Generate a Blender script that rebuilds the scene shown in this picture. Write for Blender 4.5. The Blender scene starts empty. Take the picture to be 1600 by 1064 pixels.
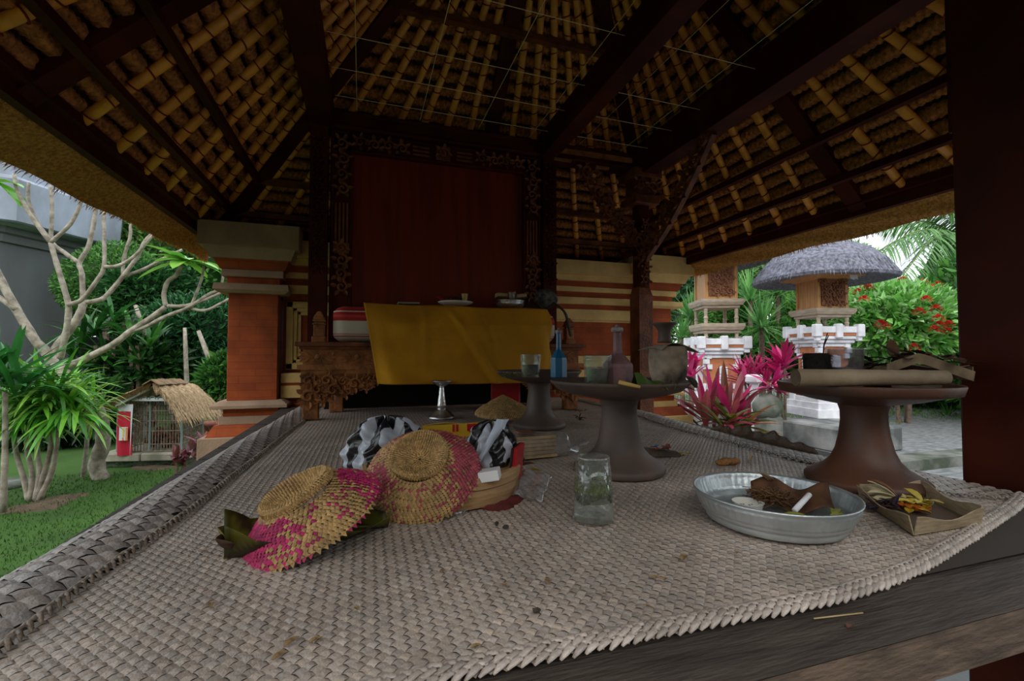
import bpy, math, random
import numpy as np
from mathutils import Vector, Matrix, Euler

random.seed(7); rng = np.random.default_rng(7)
S = bpy.context.scene
COL = S.collection
PI = math.pi
M = 0.83                      # height of the platform mat above the ground
CAMZ = M + 0.27
F = 711.0                     # focal length in pixels of a 1600 px wide frame
TH, PITCH = math.radians(17.6), math.radians(1.85)

# ---------------------------------------------------------------- camera, light, exposure
cam = bpy.data.cameras.new('camera'); cam.lens = F / 1600 * 36; cam.sensor_width = 36
cam.clip_start = 0.02; cam.clip_end = 200
camo = bpy.data.objects.new('camera', cam); COL.objects.link(camo)
camo.location = (0, 0, CAMZ); camo.rotation_euler = (PI / 2 + PITCH, 0, -TH)
S.camera = camo
W = bpy.data.worlds.new('overcast_sky'); S.world = W; W.use_nodes = True
bg = W.node_tree.nodes['Background']; bg.inputs['Color'].default_value = (0.86, 0.94, 1.0, 1); bg.inputs['Strength'].default_value = 1.25
sun = bpy.data.lights.new('soft_sun', 'SUN'); sun.energy = 1.3; sun.angle = math.radians(50); sun.color = (1, .97, .9)
suno = bpy.data.objects.new('soft_sun', sun); COL.objects.link(suno); suno.rotation_euler = (math.radians(38), math.radians(-22), 0)
S.view_settings.view_transform = 'Standard'; S.view_settings.look = 'None'
S.view_settings.exposure = 0.45; S.view_settings.gamma = 1.0; S.view_settings.use_curve_mapping = False
S.cycles.max_bounces = 8; S.cycles.diffuse_bounces = 4; S.cycles.transparent_max_bounces = 16
S.cycles.use_denoising = True

FW = Vector((math.sin(TH) * math.cos(PITCH), math.cos(TH) * math.cos(PITCH), math.sin(PITCH)))
RT = Vector((math.cos(TH), -math.sin(TH), 0)); UP = RT.cross(FW)
def at(px, py, z=None, Y=None, X=None, zc=None):
    """a point of the place seen at pixel (px, py): on the level z, the plane Y or X, or at depth zc"""
    d = FW + RT * ((px - 800) / F) + UP * ((532 - py) / F)
    if z is not None: t = (z - CAMZ) / d.z
    elif Y is not None: t = Y / d.y
    elif X is not None: t = X / d.x
    else: t = zc
    return Vector((0, 0, CAMZ)) + d * t
def onmat(px, py, dz=0): return at(px, py, z=M + dz)

# ---------------------------------------------------------------- materials
MATS = {}
def mat(name, c1, c2=None, scale=8, rough=.7, metal=0, bump=0, bscale=60, attr=False, stretch=(1, 1, 1), tl=0,
        trans=0, ior=1.45, alpha=1, tex='noise', detail=4, spec=.4, coat=0, mix=(.35, .65), bstretch=None):
    if name in MATS: return MATS[name]
    m = bpy.data.materials.new(name); m.use_nodes = True; nt = m.node_tree; N = nt.nodes; L = nt.links
    p = N['Principled BSDF']; out = N['Material Output']
    p.inputs['Roughness'].default_value = rough; p.inputs['Metallic'].default_value = metal
    p.inputs['Specular IOR Level'].default_value = spec
    p.inputs['Transmission Weight'].default_value = trans; p.inputs['IOR'].default_value = ior
    p.inputs['Alpha'].default_value = alpha; p.inputs['Coat Weight'].default_value = coat
    tc = N.new('ShaderNodeTexCoord'); mp = N.new('ShaderNodeMapping'); mp.inputs['Scale'].default_value = stretch
    L.new(tc.outputs['Object'], mp.inputs['Vector'])
    colsock = None
    if c2 is not None:
        if tex == 'noise':
            t = N.new('ShaderNodeTexNoise'); t.inputs['Scale'].default_value = scale; t.inputs['Detail'].default_value = detail; o = t.outputs['Fac']
        elif tex == 'wave':
            t = N.new('ShaderNodeTexWave'); t.inputs['Scale'].default_value = scale; t.inputs['Distortion'].default_value = 6
            t.inputs['Detail'].default_value = 3; t.inputs['Detail Scale'].default_value = 1.2; o = t.outputs['Fac']
        elif tex == 'voronoi':
            t = N.new('ShaderNodeTexVoronoi'); t.inputs['Scale'].default_value = scale; o = t.outputs['Distance']
        L.new(mp.outputs[0], t.inputs['Vector'])
        r = N.new('ShaderNodeValToRGB'); r.color_ramp.elements[0].position = mix[0]; r.color_ramp.elements[1].position = mix[1]
        r.color_ramp.elements[0].color = (*c1, 1); r.color_ramp.elements[1].color = (*c2, 1)
        L.new(o, r.inputs[0]); colsock = r.outputs[0]
    if attr:
        a = N.new('ShaderNodeAttribute'); a.attribute_name = 'col'
        if colsock is None: colsock = a.outputs['Color']
        else:
            mx = N.new('ShaderNodeMix'); mx.data_type = 'RGBA'; mx.blend_type = 'MULTIPLY'; mx.inputs[0].default_value = 1
            L.new(colsock, mx.inputs[6]); L.new(a.outputs['Color'], mx.inputs[7]); colsock = mx.outputs[2]
    if colsock is None: p.inputs['Base Color'].default_value = (*c1, 1)
    else: L.new(colsock, p.inputs['Base Color'])
    if bump:
        t2 = N.new('ShaderNodeTexNoise'); t2.inputs['Scale'].default_value = bscale; t2.inputs['Detail'].default_value = 5
        if bstretch:
            mp2 = N.new('ShaderNodeMapping'); mp2.inputs['Scale'].default_value = bstretch; L.new(tc.outputs['Object'], mp2.inputs['Vector'])
            L.new(mp2.outputs[0], t2.inputs['Vector'])
        else: L.new(mp.outputs[0], t2.inputs['Vector'])
        b = N.new('ShaderNodeBump'); b.inputs['Strength'].default_value = bump; b.inputs['Distance'].default_value = .01
        L.new(t2.outputs['Fac'], b.inputs['Height']); L.new(b.outputs[0], p.inputs['Normal'])
    if tl:
        tb = N.new('ShaderNodeBsdfTranslucent'); ms = N.new('ShaderNodeMixShader'); ms.inputs[0].default_value = tl
        if colsock is None: tb.inputs['Color'].default_value = (*c1, 1)
        else: L.new(colsock, tb.inputs['Color'])
        L.new(p.outputs[0], ms.inputs[1]); L.new(tb.outputs[0], ms.inputs[2]); L.new(ms.outputs[0], out.inputs['Surface'])
    MATS[name] = m; return m

def brickmat(name, c1, c2, mortar, bw, bh, msize=.004, rough=.85, rotx=True, bump=.3):
    m = bpy.data.materials.new(name); m.use_nodes = True; nt = m.node_tree; N = nt.nodes; L = nt.links
    p = N['Principled BSDF']; p.inputs['Roughness'].default_value = rough
    tc = N.new('ShaderNodeTexCoord'); mp = N.new('ShaderNodeMapping')
    if rotx: mp.inputs['Rotation'].default_value = (PI / 2, 0, 0)
    b = N.new('ShaderNodeTexBrick'); b.inputs['Color1'].default_value = (*c1, 1); b.inputs['Color2'].default_value = (*c2, 1)
    b.inputs['Mortar'].default_value = (*mortar, 1); b.inputs['Scale'].default_value = 1; b.inputs['Brick Width'].default_value = bw
    b.inputs['Row Height'].default_value = bh; b.inputs['Mortar Size'].default_value = msize; b.inputs['Mortar Smooth'].default_value = .4
    n = N.new('ShaderNodeTexNoise'); n.inputs['Scale'].default_value = 9; n.inputs['Detail'].default_value = 6
    r = N.new('ShaderNodeValToRGB'); r.color_ramp.elements[0].color = (.62, .62, .62, 1); r.color_ramp.elements[1].color = (1.15, 1.15, 1.15, 1)
    r.color_ramp.elements[0].position = .3; r.color_ramp.elements[1].position = .7
    mx = N.new('ShaderNodeMix'); mx.data_type = 'RGBA'; mx.blend_type = 'MULTIPLY'; mx.inputs[0].default_value = 1
    L.new(tc.outputs['Object'], mp.inputs['Vector']); L.new(mp.outputs[0], b.inputs['Vector']); L.new(tc.outputs['Object'], n.inputs['Vector'])
    L.new(n.outputs['Fac'], r.inputs[0]); L.new(b.outputs['Color'], mx.inputs[6]); L.new(r.outputs[0], mx.inputs[7]); L.new(mx.outputs[2], p.inputs['Base Color'])
    bp = N.new('ShaderNodeBump'); bp.inputs['Strength'].default_value = bump; bp.inputs['Distance'].default_value = .004
    L.new(n.outputs['Fac'], bp.inputs['Height']); L.new(bp.outputs[0], p.inputs['Normal'])
    MATS[name] = m; return m

# ---------------------------------------------------------------- mesh builder
class MB:
    def __init__(s): s.v = []; s.f = []; s.c = []; s.n = 0; s.hascol = False
    def add(s, v, f, col=None):
        v = np.asarray(v, float).reshape(-1, 3); s.v.append(v)
        k = s.n
        s.f.extend([tuple(i + k for i in q) for q in f])
        if col is None: c = np.ones((len(v), 3))
        else:
            s.hascol = True; c = np.asarray(col, float)
            if c.ndim == 1: c = np.tile(c, (len(v), 1))
        s.c.append(c); s.n += len(v); return s
    def box(s, c, d, R=None, col=None, taper=1.0, bev=0):
        x, y, z = d[0] / 2, d[1] / 2, d[2] / 2
        if bev:
            b = min(bev, x * .9, y * .9, z * .9); v = []
            for sz in (-1, 1):
                for (ax, ay, az) in ((x - b, y - b, z), (x, y - b, z - b), (x - b, y, z - b)): pass
            pts = []
            for sx in (-1, 1):
                for sy in (-1, 1):
                    for sz in (-1, 1):
                        pts += [(sx * x, sy * (y - b), sz * (z - b)), (sx * (x - b), sy * y, sz * (z - b)), (sx * (x - b), sy * (y - b), sz * z)]
            idx = lambda sx, sy, sz, k: ((sx > 0) * 4 + (sy > 0) * 2 + (sz > 0)) * 3 + k
            f = []
            for sgn in (-1, 1):
                f.append([idx(sgn, a, b2, 0) for a, b2 in ((-1, -1), (1, -1), (1, 1), (-1, 1))])
                f.append([idx(a, sgn, b2, 1) for a, b2 in ((-1, -1), (1, -1), (1, 1), (-1, 1))])
                f.append([idx(a, b2, sgn, 2) for a, b2 in ((-1, -1), (1, -1), (1, 1), (-1, 1))])
            for a in (-1, 1):
                for b2 in (-1, 1):
                    f.append([idx(a, b2, -1, 0), idx(a, b2, 1, 0), idx(a, b2, 1, 1), idx(a, b2, -1, 1)])
                    f.append([idx(a, -1, b2, 0), idx(a, 1, b2, 0), idx(a, 1, b2, 2), idx(a, -1, b2, 2)])
                    f.append([idx(-1, a, b2, 1), idx(1, a, b2, 1), idx(1, a, b2, 2), idx(-1, a, b2, 2)])
                    for c2 in (-1, 1): f.append([idx(a, b2, c2, k) for k in (0, 1, 2)])
            v = np.array(pts)
        else:
            v = np.array([(-x, -y, -z), (x, -y, -z), (x, y, -z), (-x, y, -z), (-x * taper, -y * taper, z), (x * taper, -y * taper, z), (x * taper, y * taper, z), (-x * taper, y * taper, z)])
            f = [(0, 3, 2, 1), (4, 5, 6, 7), (0, 1, 5, 4), (1, 2, 6, 5), (2, 3, 7, 6), (3, 0, 4, 7)]
        if R is not None: v = v @ np.array(R.to_3x3()).T
        return s.add(v + np.array(c), f, col)
    def span(s, a, b, col=None, bev=0):          # box between two corners
        a, b = np.array(a, float), np.array(b, float)
        return s.box((a + b) / 2, np.abs(b - a), col=col, bev=bev)
    def beam(s, p, q, w, h, up=(0, 0, 1), col=None, bev=0):
        p, q = Vector(p), Vector(q); d = (q - p); L = d.length; d.normalize()
        sx = d.cross(Vector(up)).normalized(); uz = sx.cross(d).normalized()
        R = Matrix((d, sx, uz)).transposed()
        return s.box((p + q) / 2, (L, w, h), R, col, bev=bev)
    def tube(s, pts, r, n=8, col=None, cap=True, flat=1.0):
        pts = [Vector(p) for p in pts]; m = len(pts)
        rr = r if hasattr(r, '__len__') else [r] * m
        up = Vector((0, 0, 1)); v = []; prev = None
        for i, p in enumerate(pts):
            d = (pts[min(i + 1, m - 1)] - pts[max(i - 1, 0)]).normalized()
            if prev is None:
                a = d.cross(up)
                if a.length < 1e-3: a = d.cross(Vector((1, 0, 0)))
                a.normalize()
            else:
                a = (prev - d * prev.dot(d)).normalized()
            prev = a; b = a.cross(d)
            for k in range(n):
                t = 2 * PI * k / n; v.append(p + (a * math.cos(t) + b * math.sin(t) * flat) * rr[i])
        f = [(i * n + k, i * n + (k + 1) % n, (i + 1) * n + (k + 1) % n, (i + 1) * n + k) for i in range(m - 1) for k in range(n)]
        if cap: f += [tuple(range(n))[::-1], tuple((m - 1) * n + k for k in range(n))]
        return s.add([tuple(x) for x in v], f, col)
    def lathe(s, prof, n=40, c=(0, 0, 0), col=None, sx=1, sy=1, wob=None):
        v = []; m = len(prof)
        for (r, z) in prof:
            for k in range(n):
                t = 2 * PI * k / n; q = r * (1 + (wob(t, z) if wob else 0))
                v.append((c[0] + q * math.cos(t) * sx, c[1] + q * math.sin(t) * sy, c[2] + z))
        f = [(i * n + k, i * n + (k + 1) % n, (i + 1) * n + (k + 1) % n, (i + 1) * n + k) for i in range(m - 1) for k in range(n)]
        if prof[0][0] > 1e-5: f.append(tuple(range(n))[::-1])
        if prof[-1][0] > 1e-5: f.append(tuple((m - 1) * n + k for k in range(n)))
        return s.add(v, f, col)
    def grid(s, fn, nu, nv, col=None):
        v = [fn(i / nu, j / nv) for j in range(nv + 1) for i in range(nu + 1)]
        f = [(j * (nu + 1) + i, j * (nu + 1) + i + 1, (j + 1) * (nu + 1) + i + 1, (j + 1) * (nu + 1) + i) for j in range(nv) for i in range(nu)]
        if callable(col): col = [col(i / nu, j / nv) for j in range(nv + 1) for i in range(nu + 1)]
        return s.add([tuple(x) for x in v], f, col)
    def ball(s, c, r, n=12, m=8, col=None, wob=0):
        r = r if hasattr(r, '__len__') else (r, r, r); v = []; ph = random.random() * 9
        for j in range(m + 1):
            a = PI * j / m
            for k in range(n):
                t = 2 * PI * k / n; w = 1 + wob * math.sin(3 * t + ph + 2 * a) * math.sin(a) + wob * .6 * math.sin(5 * a + 2 * t + ph)
                v.append((c[0] + r[0] * w * math.sin(a) * math.cos(t), c[1] + r[1] * w * math.sin(a) * math.sin(t), c[2] + r[2] * w * math.cos(a)))
        f = [(i * n + k, (i + 1) * n + k, (i + 1) * n + (k + 1) % n, i * n + (k + 1) % n) for i in range(m) for k in range(n)]
        return s.add(v, f, col)
    def leaf(s, p, d, L, w, nrm=(0, 0, 1), droop=.3, fold=.15, n=5, col=None, tipw=0.0, twist=0):
        """a leaf blade from p along d, folded along its midrib"""
        p = Vector(p); d = Vector(d).normalized(); nr = Vector(nrm)
        sd = d.cross(nr)
        if sd.length < 1e-3: sd = d.cross(Vector((1, 0, .3)))
        sd.normalize(); v = []
        q = p.copy(); step = L / n; dd = d.copy()
        for i in range(n + 1):
            t = i / n; ww = w * (math.sin(PI * min(1, t * .93 + .07)) ** .7 if tipw == 0 else (1 - t) ** .6 * (.5 + .5 * min(1, t * 6)))
            u = sd.cross(dd).normalized()
            s2 = (sd * math.cos(twist * t) + u * math.sin(twist * t))
            v += [q - s2 * ww / 2 + u * ww * fold, q, q + s2 * ww / 2 + u * ww * fold]
            dd = (dd + Vector((0, 0, -1)) * droop / n).normalized(); q = q + dd * step
        f = [(3 * i + k, 3 * i + k + 1, 3 * i + k + 4, 3 * i + k + 3) for i in range(n) for k in (0, 1)]
        return s.add([tuple(x) for x in v], f, col)
    def build(s, name, m, parent=None, smooth=False, world=True, mod=None, loc=None):
        me = bpy.data.meshes.new(name)
        V = np.concatenate(s.v) if s.v else np.zeros((0, 3))
        off = np.zeros(3)
        o = bpy.data.objects.new(name, me); COL.objects.link(o)
        if parent is not None:
            o.parent = parent
            if world:
                q = parent
                while q is not None: off += np.array(q.location); q = q.parent
        elif loc is not None:
            o.location = loc
            if world: off = np.array(loc)
        elif world and len(V):
            off = np.array([(V[:, 0].min() + V[:, 0].max()) / 2, (V[:, 1].min() + V[:, 1].max()) / 2, V[:, 2].min()]); o.location = off
        me.from_pydata((V - off).tolist(), [], s.f); me.validate()
        if s.hascol:
            a = me.color_attributes.new('col', 'FLOAT_COLOR', 'POINT'); C4 = np.ones((s.n, 4)); C4[:, :3] = np.concatenate(s.c)
            a.data.foreach_set('color', C4.ravel())
        if smooth: me.polygons.foreach_set('use_smooth', [True] * len(me.polygons))
        me.materials.append(m); me.update()
        if mod == 'bevel':
            b = o.modifiers.new('b', 'BEVEL'); b.width = .003; b.segments = 2; b.limit_method = 'ANGLE'
        elif mod == 'solid':
            b = o.modifiers.new('s', 'SOLIDIFY'); b.thickness = .001; b.offset = 0
        elif mod == 'subsurf':
            b = o.modifiers.new('s', 'SUBSURF'); b.levels = 1; b.render_levels = 1
        elif isinstance(mod, float):
            b = o.modifiers.new('s', 'SOLIDIFY'); b.thickness = mod; b.offset = 0
        return o
def tag(o, label=None, cat=None, group=None, kind=None):
    for k, v in (('label', label), ('category', cat), ('group', group), ('kind', kind)):
        if v: o[k] = v
    return o
def thing(name, loc, label=None, cat=None, group=None, kind=None, rot=None):
    o = bpy.data.objects.new(name, None); o.empty_display_size = .05; COL.objects.link(o); o.location = loc
    if rot is not None: o.rotation_euler = rot
    return tag(o, label, cat, group, kind)
def copy_tree(o, parent=None):
    c = o.copy(); COL.objects.link(c); c.parent = parent
    for ch in list(o.children): copy_tree(ch, c)
    return c
def sm(pts, n=6):
    """a smooth path through points"""
    P = [Vector(p) for p in pts]; P = [P[0] * 2 - P[1]] + P + [P[-1] * 2 - P[-2]]; out = []
    for i in range(1, len(P) - 2):
        for k in range(n):
            t = k / n; a, b, c, d = P[i - 1], P[i], P[i + 1], P[i + 2]
            out.append(.5 * ((2 * b) + (c - a) * t + (2 * a - 5 * b + 4 * c - d) * t * t + (3 * b - a - 3 * c + d) * t ** 3))
    out.append(P[-2]); return out
def lerp(a, b, t): return a + (b - a) * t
def U(a, b): return random.uniform(a, b)
def vecd(az, el): return Vector((math.cos(az) * math.cos(el), math.sin(az) * math.cos(el), math.sin(el)))

# palette
DARKWOOD = mat('dark_red_timber', (.075, .012, .004), (.035, .006, .003), 5, .6, spec=.15, stretch=(1, 1, 1), bump=.15, bscale=30, tex='noise')
CARVED = mat('carved_brown_timber', (.24, .07, .02), (.10, .028, .009), 14, .55, bump=.5, bscale=70)
CARVED_L = mat('carved_light_timber', (.40, .15, .045), (.17, .06, .018), 16, .6, bump=.5, bscale=80)
PANELW = mat('panel_timber', (.19, .018, .002), (.12, .011, .001), 3, .5, stretch=(9, 9, .7), bump=.08, bscale=20)
BAMBOO = mat('yellow_bamboo', (.92, .40, .045), (.68, .27, .03), 14, .38, bump=.1, bscale=30, spec=.6)
TIE = mat('red_cord', (.20, .015, .008), rough=.8)
THATCH = mat('thatch_roll', (.60, .23, .055), (.24, .085, .02), 60, .9, bump=.6, bscale=160, stretch=(1, 1, 1))
EAVE = mat('thatch_eave', (.74, .37, .085), (.38, .17, .035), 90, .95, bump=.9, bscale=220)
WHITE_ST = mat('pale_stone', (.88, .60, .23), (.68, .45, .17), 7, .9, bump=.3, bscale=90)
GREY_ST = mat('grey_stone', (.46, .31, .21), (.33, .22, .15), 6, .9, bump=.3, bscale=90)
ORANGE = brickmat('orange_brick', (.42, .080, .012), (.36, .062, .009), (.30, .055, .009), .16, .038, .0022)
MATST = mat('mat_straw', (.52, .44, .385), (.37, .312, .272), 6, .42, attr=True, bump=.3, bscale=240, spec=.85)
MATUNDER = mat('mat_under', (.05, .038, .03), rough=.95)
CLAY_D = mat('dark_clay', (.075, .058, .050), (.13, .085, .066), 9, .55, bump=.12, bscale=40, spec=.4)
CLAY_R = mat('red_brown_clay', (.115, .046, .024), (.065, .034, .025), 7, .5, bump=.12, bscale=40, spec=.45)
STRAW = mat('woven_straw', (1, 1, 1), (.72, .72, .72), 40, .6, attr=True)
LEAFG = mat('leaf_green', (1, 1, 1), (.6, .6, .6), 5, .45, attr=True, tl=.35, spec=.4)
LEAFSHINY = mat('leaf_gloss', (1, 1, 1), (.75, .75, .75), 6, .3, attr=True, tl=.25, spec=.6)
PINKL = mat('leaf_pink', (1, 1, 1), (.7, .7, .7), 9, .4, attr=True, tl=.3)
BARK = mat('pale_bark', (.42, .37, .30), (.20, .17, .13), 18, .9, bump=.5, bscale=60)
BARKD = mat('brown_bark', (.22, .15, .11), (.11, .08, .06), 20, .95, bump=.6, bscale=60)
GRASSM = mat('grass_blade', (1, 1, 1), (.8, .8, .8), 3, .6, attr=True, tl=.3)
CONC = mat('paving_concrete', (.30, .30, .30), (.18, .19, .19), 3, .9, bump=.3, bscale=50)
STONE_M = mat('mossy_stone', (.22, .22, .20), (.07, .085, .06), 5, .95, bump=.5, bscale=40, mix=(.3, .62))
ALU = mat('silver_tin', (.62, .66, .67), (.42, .46, .47), 14, .38, metal=.75, bump=.15, bscale=60)
CHROME = mat('silver_metal', (.75, .75, .74), (.4, .4, .4), 20, .25, metal=.9, bump=.3, bscale=60)
def glassmat(name, col=(.95, .98, .96), rough=.05, fac=.30, dirt=.05):
    m = bpy.data.materials.new(name); m.use_nodes = True; nt = m.node_tree; N = nt.nodes; L = nt.links
    N.remove(N['Principled BSDF']); gl = N.new('ShaderNodeBsdfGlossy'); gl.inputs['Roughness'].default_value = rough; gl.inputs['Color'].default_value = (.9, .92, .92, 1)
    t = N.new('ShaderNodeBsdfTransparent'); t.inputs['Color'].default_value = (*col, 1)
    df = N.new('ShaderNodeBsdfDiffuse'); df.inputs['Color'].default_value = (.62 * col[0], .62 * col[1], .60 * col[2], 1)
    lw = N.new('ShaderNodeLayerWeight'); lw.inputs['Blend'].default_value = fac
    ma = N.new('ShaderNodeMath'); ma.operation = 'MULTIPLY_ADD'; ma.inputs[1].default_value = .55; ma.inputs[2].default_value = .05; L.new(lw.outputs['Facing'], ma.inputs[0])
    ms = N.new('ShaderNodeMixShader'); L.new(ma.outputs[0], ms.inputs[0]); L.new(t.outputs[0], ms.inputs[1]); L.new(gl.outputs[0], ms.inputs[2])
    nz = N.new('ShaderNodeTexNoise'); nz.inputs['Scale'].default_value = 60; nz.inputs['Detail'].default_value = 5
    tc = N.new('ShaderNodeTexCoord'); L.new(tc.outputs['Object'], nz.inputs['Vector'])
    mr = N.new('ShaderNodeMapRange'); mr.inputs['From Min'].default_value = .35; mr.inputs['From Max'].default_value = .7; mr.inputs['To Min'].default_value = dirt * .5; mr.inputs['To Max'].default_value = dirt * 2.2; L.new(nz.outputs['Fac'], mr.inputs[0])
    m2 = N.new('ShaderNodeMixShader'); L.new(mr.outputs[0], m2.inputs[0]); L.new(ms.outputs[0], m2.inputs[1]); L.new(df.outputs[0], m2.inputs[2])
    L.new(m2.outputs[0], N['Material Output'].inputs['Surface']); MATS[name] = m; return m
GLASS = glassmat('clear_glass', dirt=.04); PLASTIC = glassmat('clear_plastic', (.94, .94, .97), .16, .42, .10)
# ---------------------------------------------------------------- ground and paving (the setting)
def cap(c, r): return c
b = MB(); b.span((-30, -12, -.06), (30, 40, -.015)); tag(b.build('ground', mat('soil', (.10, .07, .045), (.05, .035, .022), 4, .95, bump=.4, bscale=20)), kind='structure')
b = MB(); b.span((-.55, .1, -.01), (2.6, 3.1, .05)); tag(b.build('floor', CONC), kind='structure')

b = MB(); b.span((-8, -2.8, 0), (6, -2.65, 2.8)); tag(b.build('added_shade_wall', mat('shade_wall_render', (.32, .26, .21), (.22, .18, .15), 3, .95)), kind='structure')  # unseen wall added behind the camera to cut light from the front
# ---------------------------------------------------------------- raised platform of the pavilion
PLANK = mat('weathered_plank', (.085, .066, .053), (.04, .03, .024), 7, .62, bump=.4, bscale=26, stretch=(1.2, 9, 9), mix=(.3, .7))
PLANKF = mat('weathered_plank_face', (.17, .115, .08), (.07, .05, .036), 9, .8, bump=.4, bscale=30, stretch=(1.5, 6, 6))
pl = thing('timber_platform', (.45, 1.5, 0), kind='structure')
b = MB(); b.grid(lambda u, v: (lerp(-.6, 2.2, u), lerp(.316, .47, v), M - .008), 60, 6); b.span((-.6, .33, M - .043), (2.2, .46, M - .009))
b.build('front_board', PLANK, pl)
b = MB(); b.span((-.6, .312, M - .051), (2.2, .3165, M - .009)); b.span((-.6, .3165, M - .051), (2.2, .34, M - .046)); b.build('board_face', PLANKF, pl)
b = MB()
for k in range(14): b.span((-.44, .47 + k * .165, M - .032), (1.3, .47 + k * .165 + .155, M - .016))
b.build('deck', PLANK, pl)
b = MB(); b.span((-.44, .47, M - .12), (-.38, 2.75, M - .033)); b.span((1.22, .68, M - .12), (1.29, 2.75, M - .033)); b.span((-.4, 2.68, M - .12), (1.3, 2.75, M - .033)); b.build('side_rail', PLANKF, pl)
for (x, y) in ((-.34, 2.2), (.45, 2.2), (1.15, 1.6), (.45, .9)):
    b = MB(); b.span((x - .05, y - .05, .05), (x + .05, y + .05, M - .033)); b.build('leg', DARKWOOD, pl)

# ---------------------------------------------------------------- woven mat
def yf(x): return .388 + max(0, x - .5) ** 1.5 * .27
SEAM_L = [(-.32, .40), (-.315, .54), (-.31, .69), (-.285, 1.0), (-.265, 1.6), (-.24, 2.3), (-.235, 2.72)]
EDGE_L = [(-.52, .30), (-.46, .60), (-.445, .9), (-.44, 1.12), (-.40, 1.6), (-.33, 2.4), (-.31, 2.75)]
SEAM_R = [(1.22, .50), (1.10, .555), (1.055, .60), (1.06, .75), (1.05, .9), (1.07, 1.38), (1.13, 1.75), (1.17, 2.2), (1.18, 2.72)]
EDGE_R = [(1.235, .45), (1.235, .60), (1.235, .75), (1.17, .95), (1.165, 1.15), (1.21, 1.5), (1.28, 1.96), (1.29, 2.3), (1.3, 2.75)]
def xat(poly, y): return np.interp(y, [p[1] for p in poly], [p[0] for p in poly])
def matz(x, y):
    z = .0012 * np.sin(7 * x + 3 * y) + .001 * np.sin(11 * y - 5 * x)
    l = np.clip((xat(SEAM_L, y) - x) / .15, 0, 1); z = z + .020 * np.sin(PI * l) - .03 * l ** 3
    r = np.clip((x - xat(SEAM_R, y)) / .12, 0, 1); z = z + .008 * np.sin(PI * r) * (y > .8)
    return z + M
def weave(s, x0, x1, y0, y1, inside, tones, h=.0010, rot=0.0, gap=.49):
    n = int(1.45 * max(x1 - x0, y1 - y0) / s) + 4
    I, J = np.meshgrid(np.arange(-n, n), np.arange(-n, n), indexing='ij'); I = I.ravel(); J = J.ravel()
    u = (I + .5) * s; v = (J + .5) * s
    u = u + .22 * s * np.sin(v * 9 + 1) ; v = v + .22 * s * np.sin(u * 8)
    c, sn = math.cos(PI / 4 + rot), math.sin(PI / 4 + rot); xc, yc = (x0 + x1) / 2, (y0 + y1) / 2
    X = xc + u * c - v * sn; Y = yc + u * sn + v * c
    k = inside(X, Y); I, J, u, v = I[k], J[k], u[k], v[k]
    par = (I + J) % 2 == 0
    tI = np.random.RandomState(3).uniform(.82, 1.08, 4 * n); tJ = np.random.RandomState(5).uniform(.82, 1.08, 4 * n)
    tone = np.where(par, tJ[J + 2 * n], tI[I + 2 * n]) * rng.uniform(.84, 1.1, len(I))
    A = np.array([-.54, -.32, 0, .32, .54]); B = np.array([-gap, 0, gap])
    la = A * s; jit = rng.uniform(-.04, .04, len(I)) * s
    V = np.zeros((len(I), 5, 3, 3))
    for a in range(5):
        for b_ in range(3):
            du = np.where(par, la[a], B[b_] * s + jit); dv = np.where(par, B[b_] * s + jit, la[a])
            uu, vv = u + du, v + dv
            x = xc + uu * c - vv * sn; y = yc + uu * sn + vv * c
            V[:, a, b_, 0] = x; V[:, a, b_, 1] = y
            V[:, a, b_, 2] = matz(x, y) + h * (math.cos(PI / 2 * A[a] / .54) * 1.5 - .78) - (h * .65 if b_ != 1 else 0)
    base = (np.arange(len(I)) * 15)[:, None]
    q = np.array([[a * 3 + b_, (a + 1) * 3 + b_, (a + 1) * 3 + b_ + 1, a * 3 + b_ + 1] for a in range(4) for b_ in range(2)])
    Fs = (base[:, :, None] + q[None]).reshape(-1, 4)
    warm = rng.uniform(-.04, .04, len(I)); ct = tone[:, None] * np.array(tones)[None] * np.stack([1 + warm, np.ones_like(warm), 1 - warm], 1)
    Cc = np.repeat(ct, 15, 0)
    return V.reshape(-1, 3), Fs, Cc
def build_np(name, V, Fs, Cc, m, parent):
    me = bpy.data.meshes.new(name); off = np.array(parent.location)
    V = V - off; me.vertices.add(len(V)); me.vertices.foreach_set('co', V.ravel())
    k = Fs.shape[1]
    me.loops.add(Fs.size); me.loops.foreach_set('vertex_index', Fs.ravel())
    me.polygons.add(len(Fs)); me.polygons.foreach_set('loop_start', np.arange(len(Fs)) * k); me.polygons.foreach_set('use_smooth', np.ones(len(Fs), bool))
    me.update(calc_edges=True); a = me.color_attributes.new('col', 'FLOAT_COLOR', 'POINT'); C4 = np.ones((len(V), 4)); C4[:, :3] = Cc; a.data.foreach_set('color', C4.ravel())
    me.materials.append(m); o = bpy.data.objects.new(name, me); COL.objects.link(o); o.parent = parent; return o
wm = thing('woven_mat', (.4, 1.4, M), 'large grey woven palm-leaf mat covering the raised platform', 'mat')
YFv = np.vectorize(yf)
V, Fs, Cc = weave(.0094, -.4, 1.4, .3, 2.75, lambda x, y: (x > xat(SEAM_L, y)) & (x < xat(SEAM_R, y)) & (y > YFv(x) - .002) & (y < 2.72), (1, .97, .93))
build_np('mat_field', V, Fs, Cc, MATST, wm)
V, Fs, Cc = weave(.021, -.7, 0, .2, 2.8, lambda x, y: (x < xat(SEAM_L, y) - .004) & (x > xat(EDGE_L, y)) & (y > .30) & (y < 2.72), (.86, .87, .9), h=.0022, rot=.12, gap=.47)
build_np('border_strip', V, Fs, Cc, MATST, wm)
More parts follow.
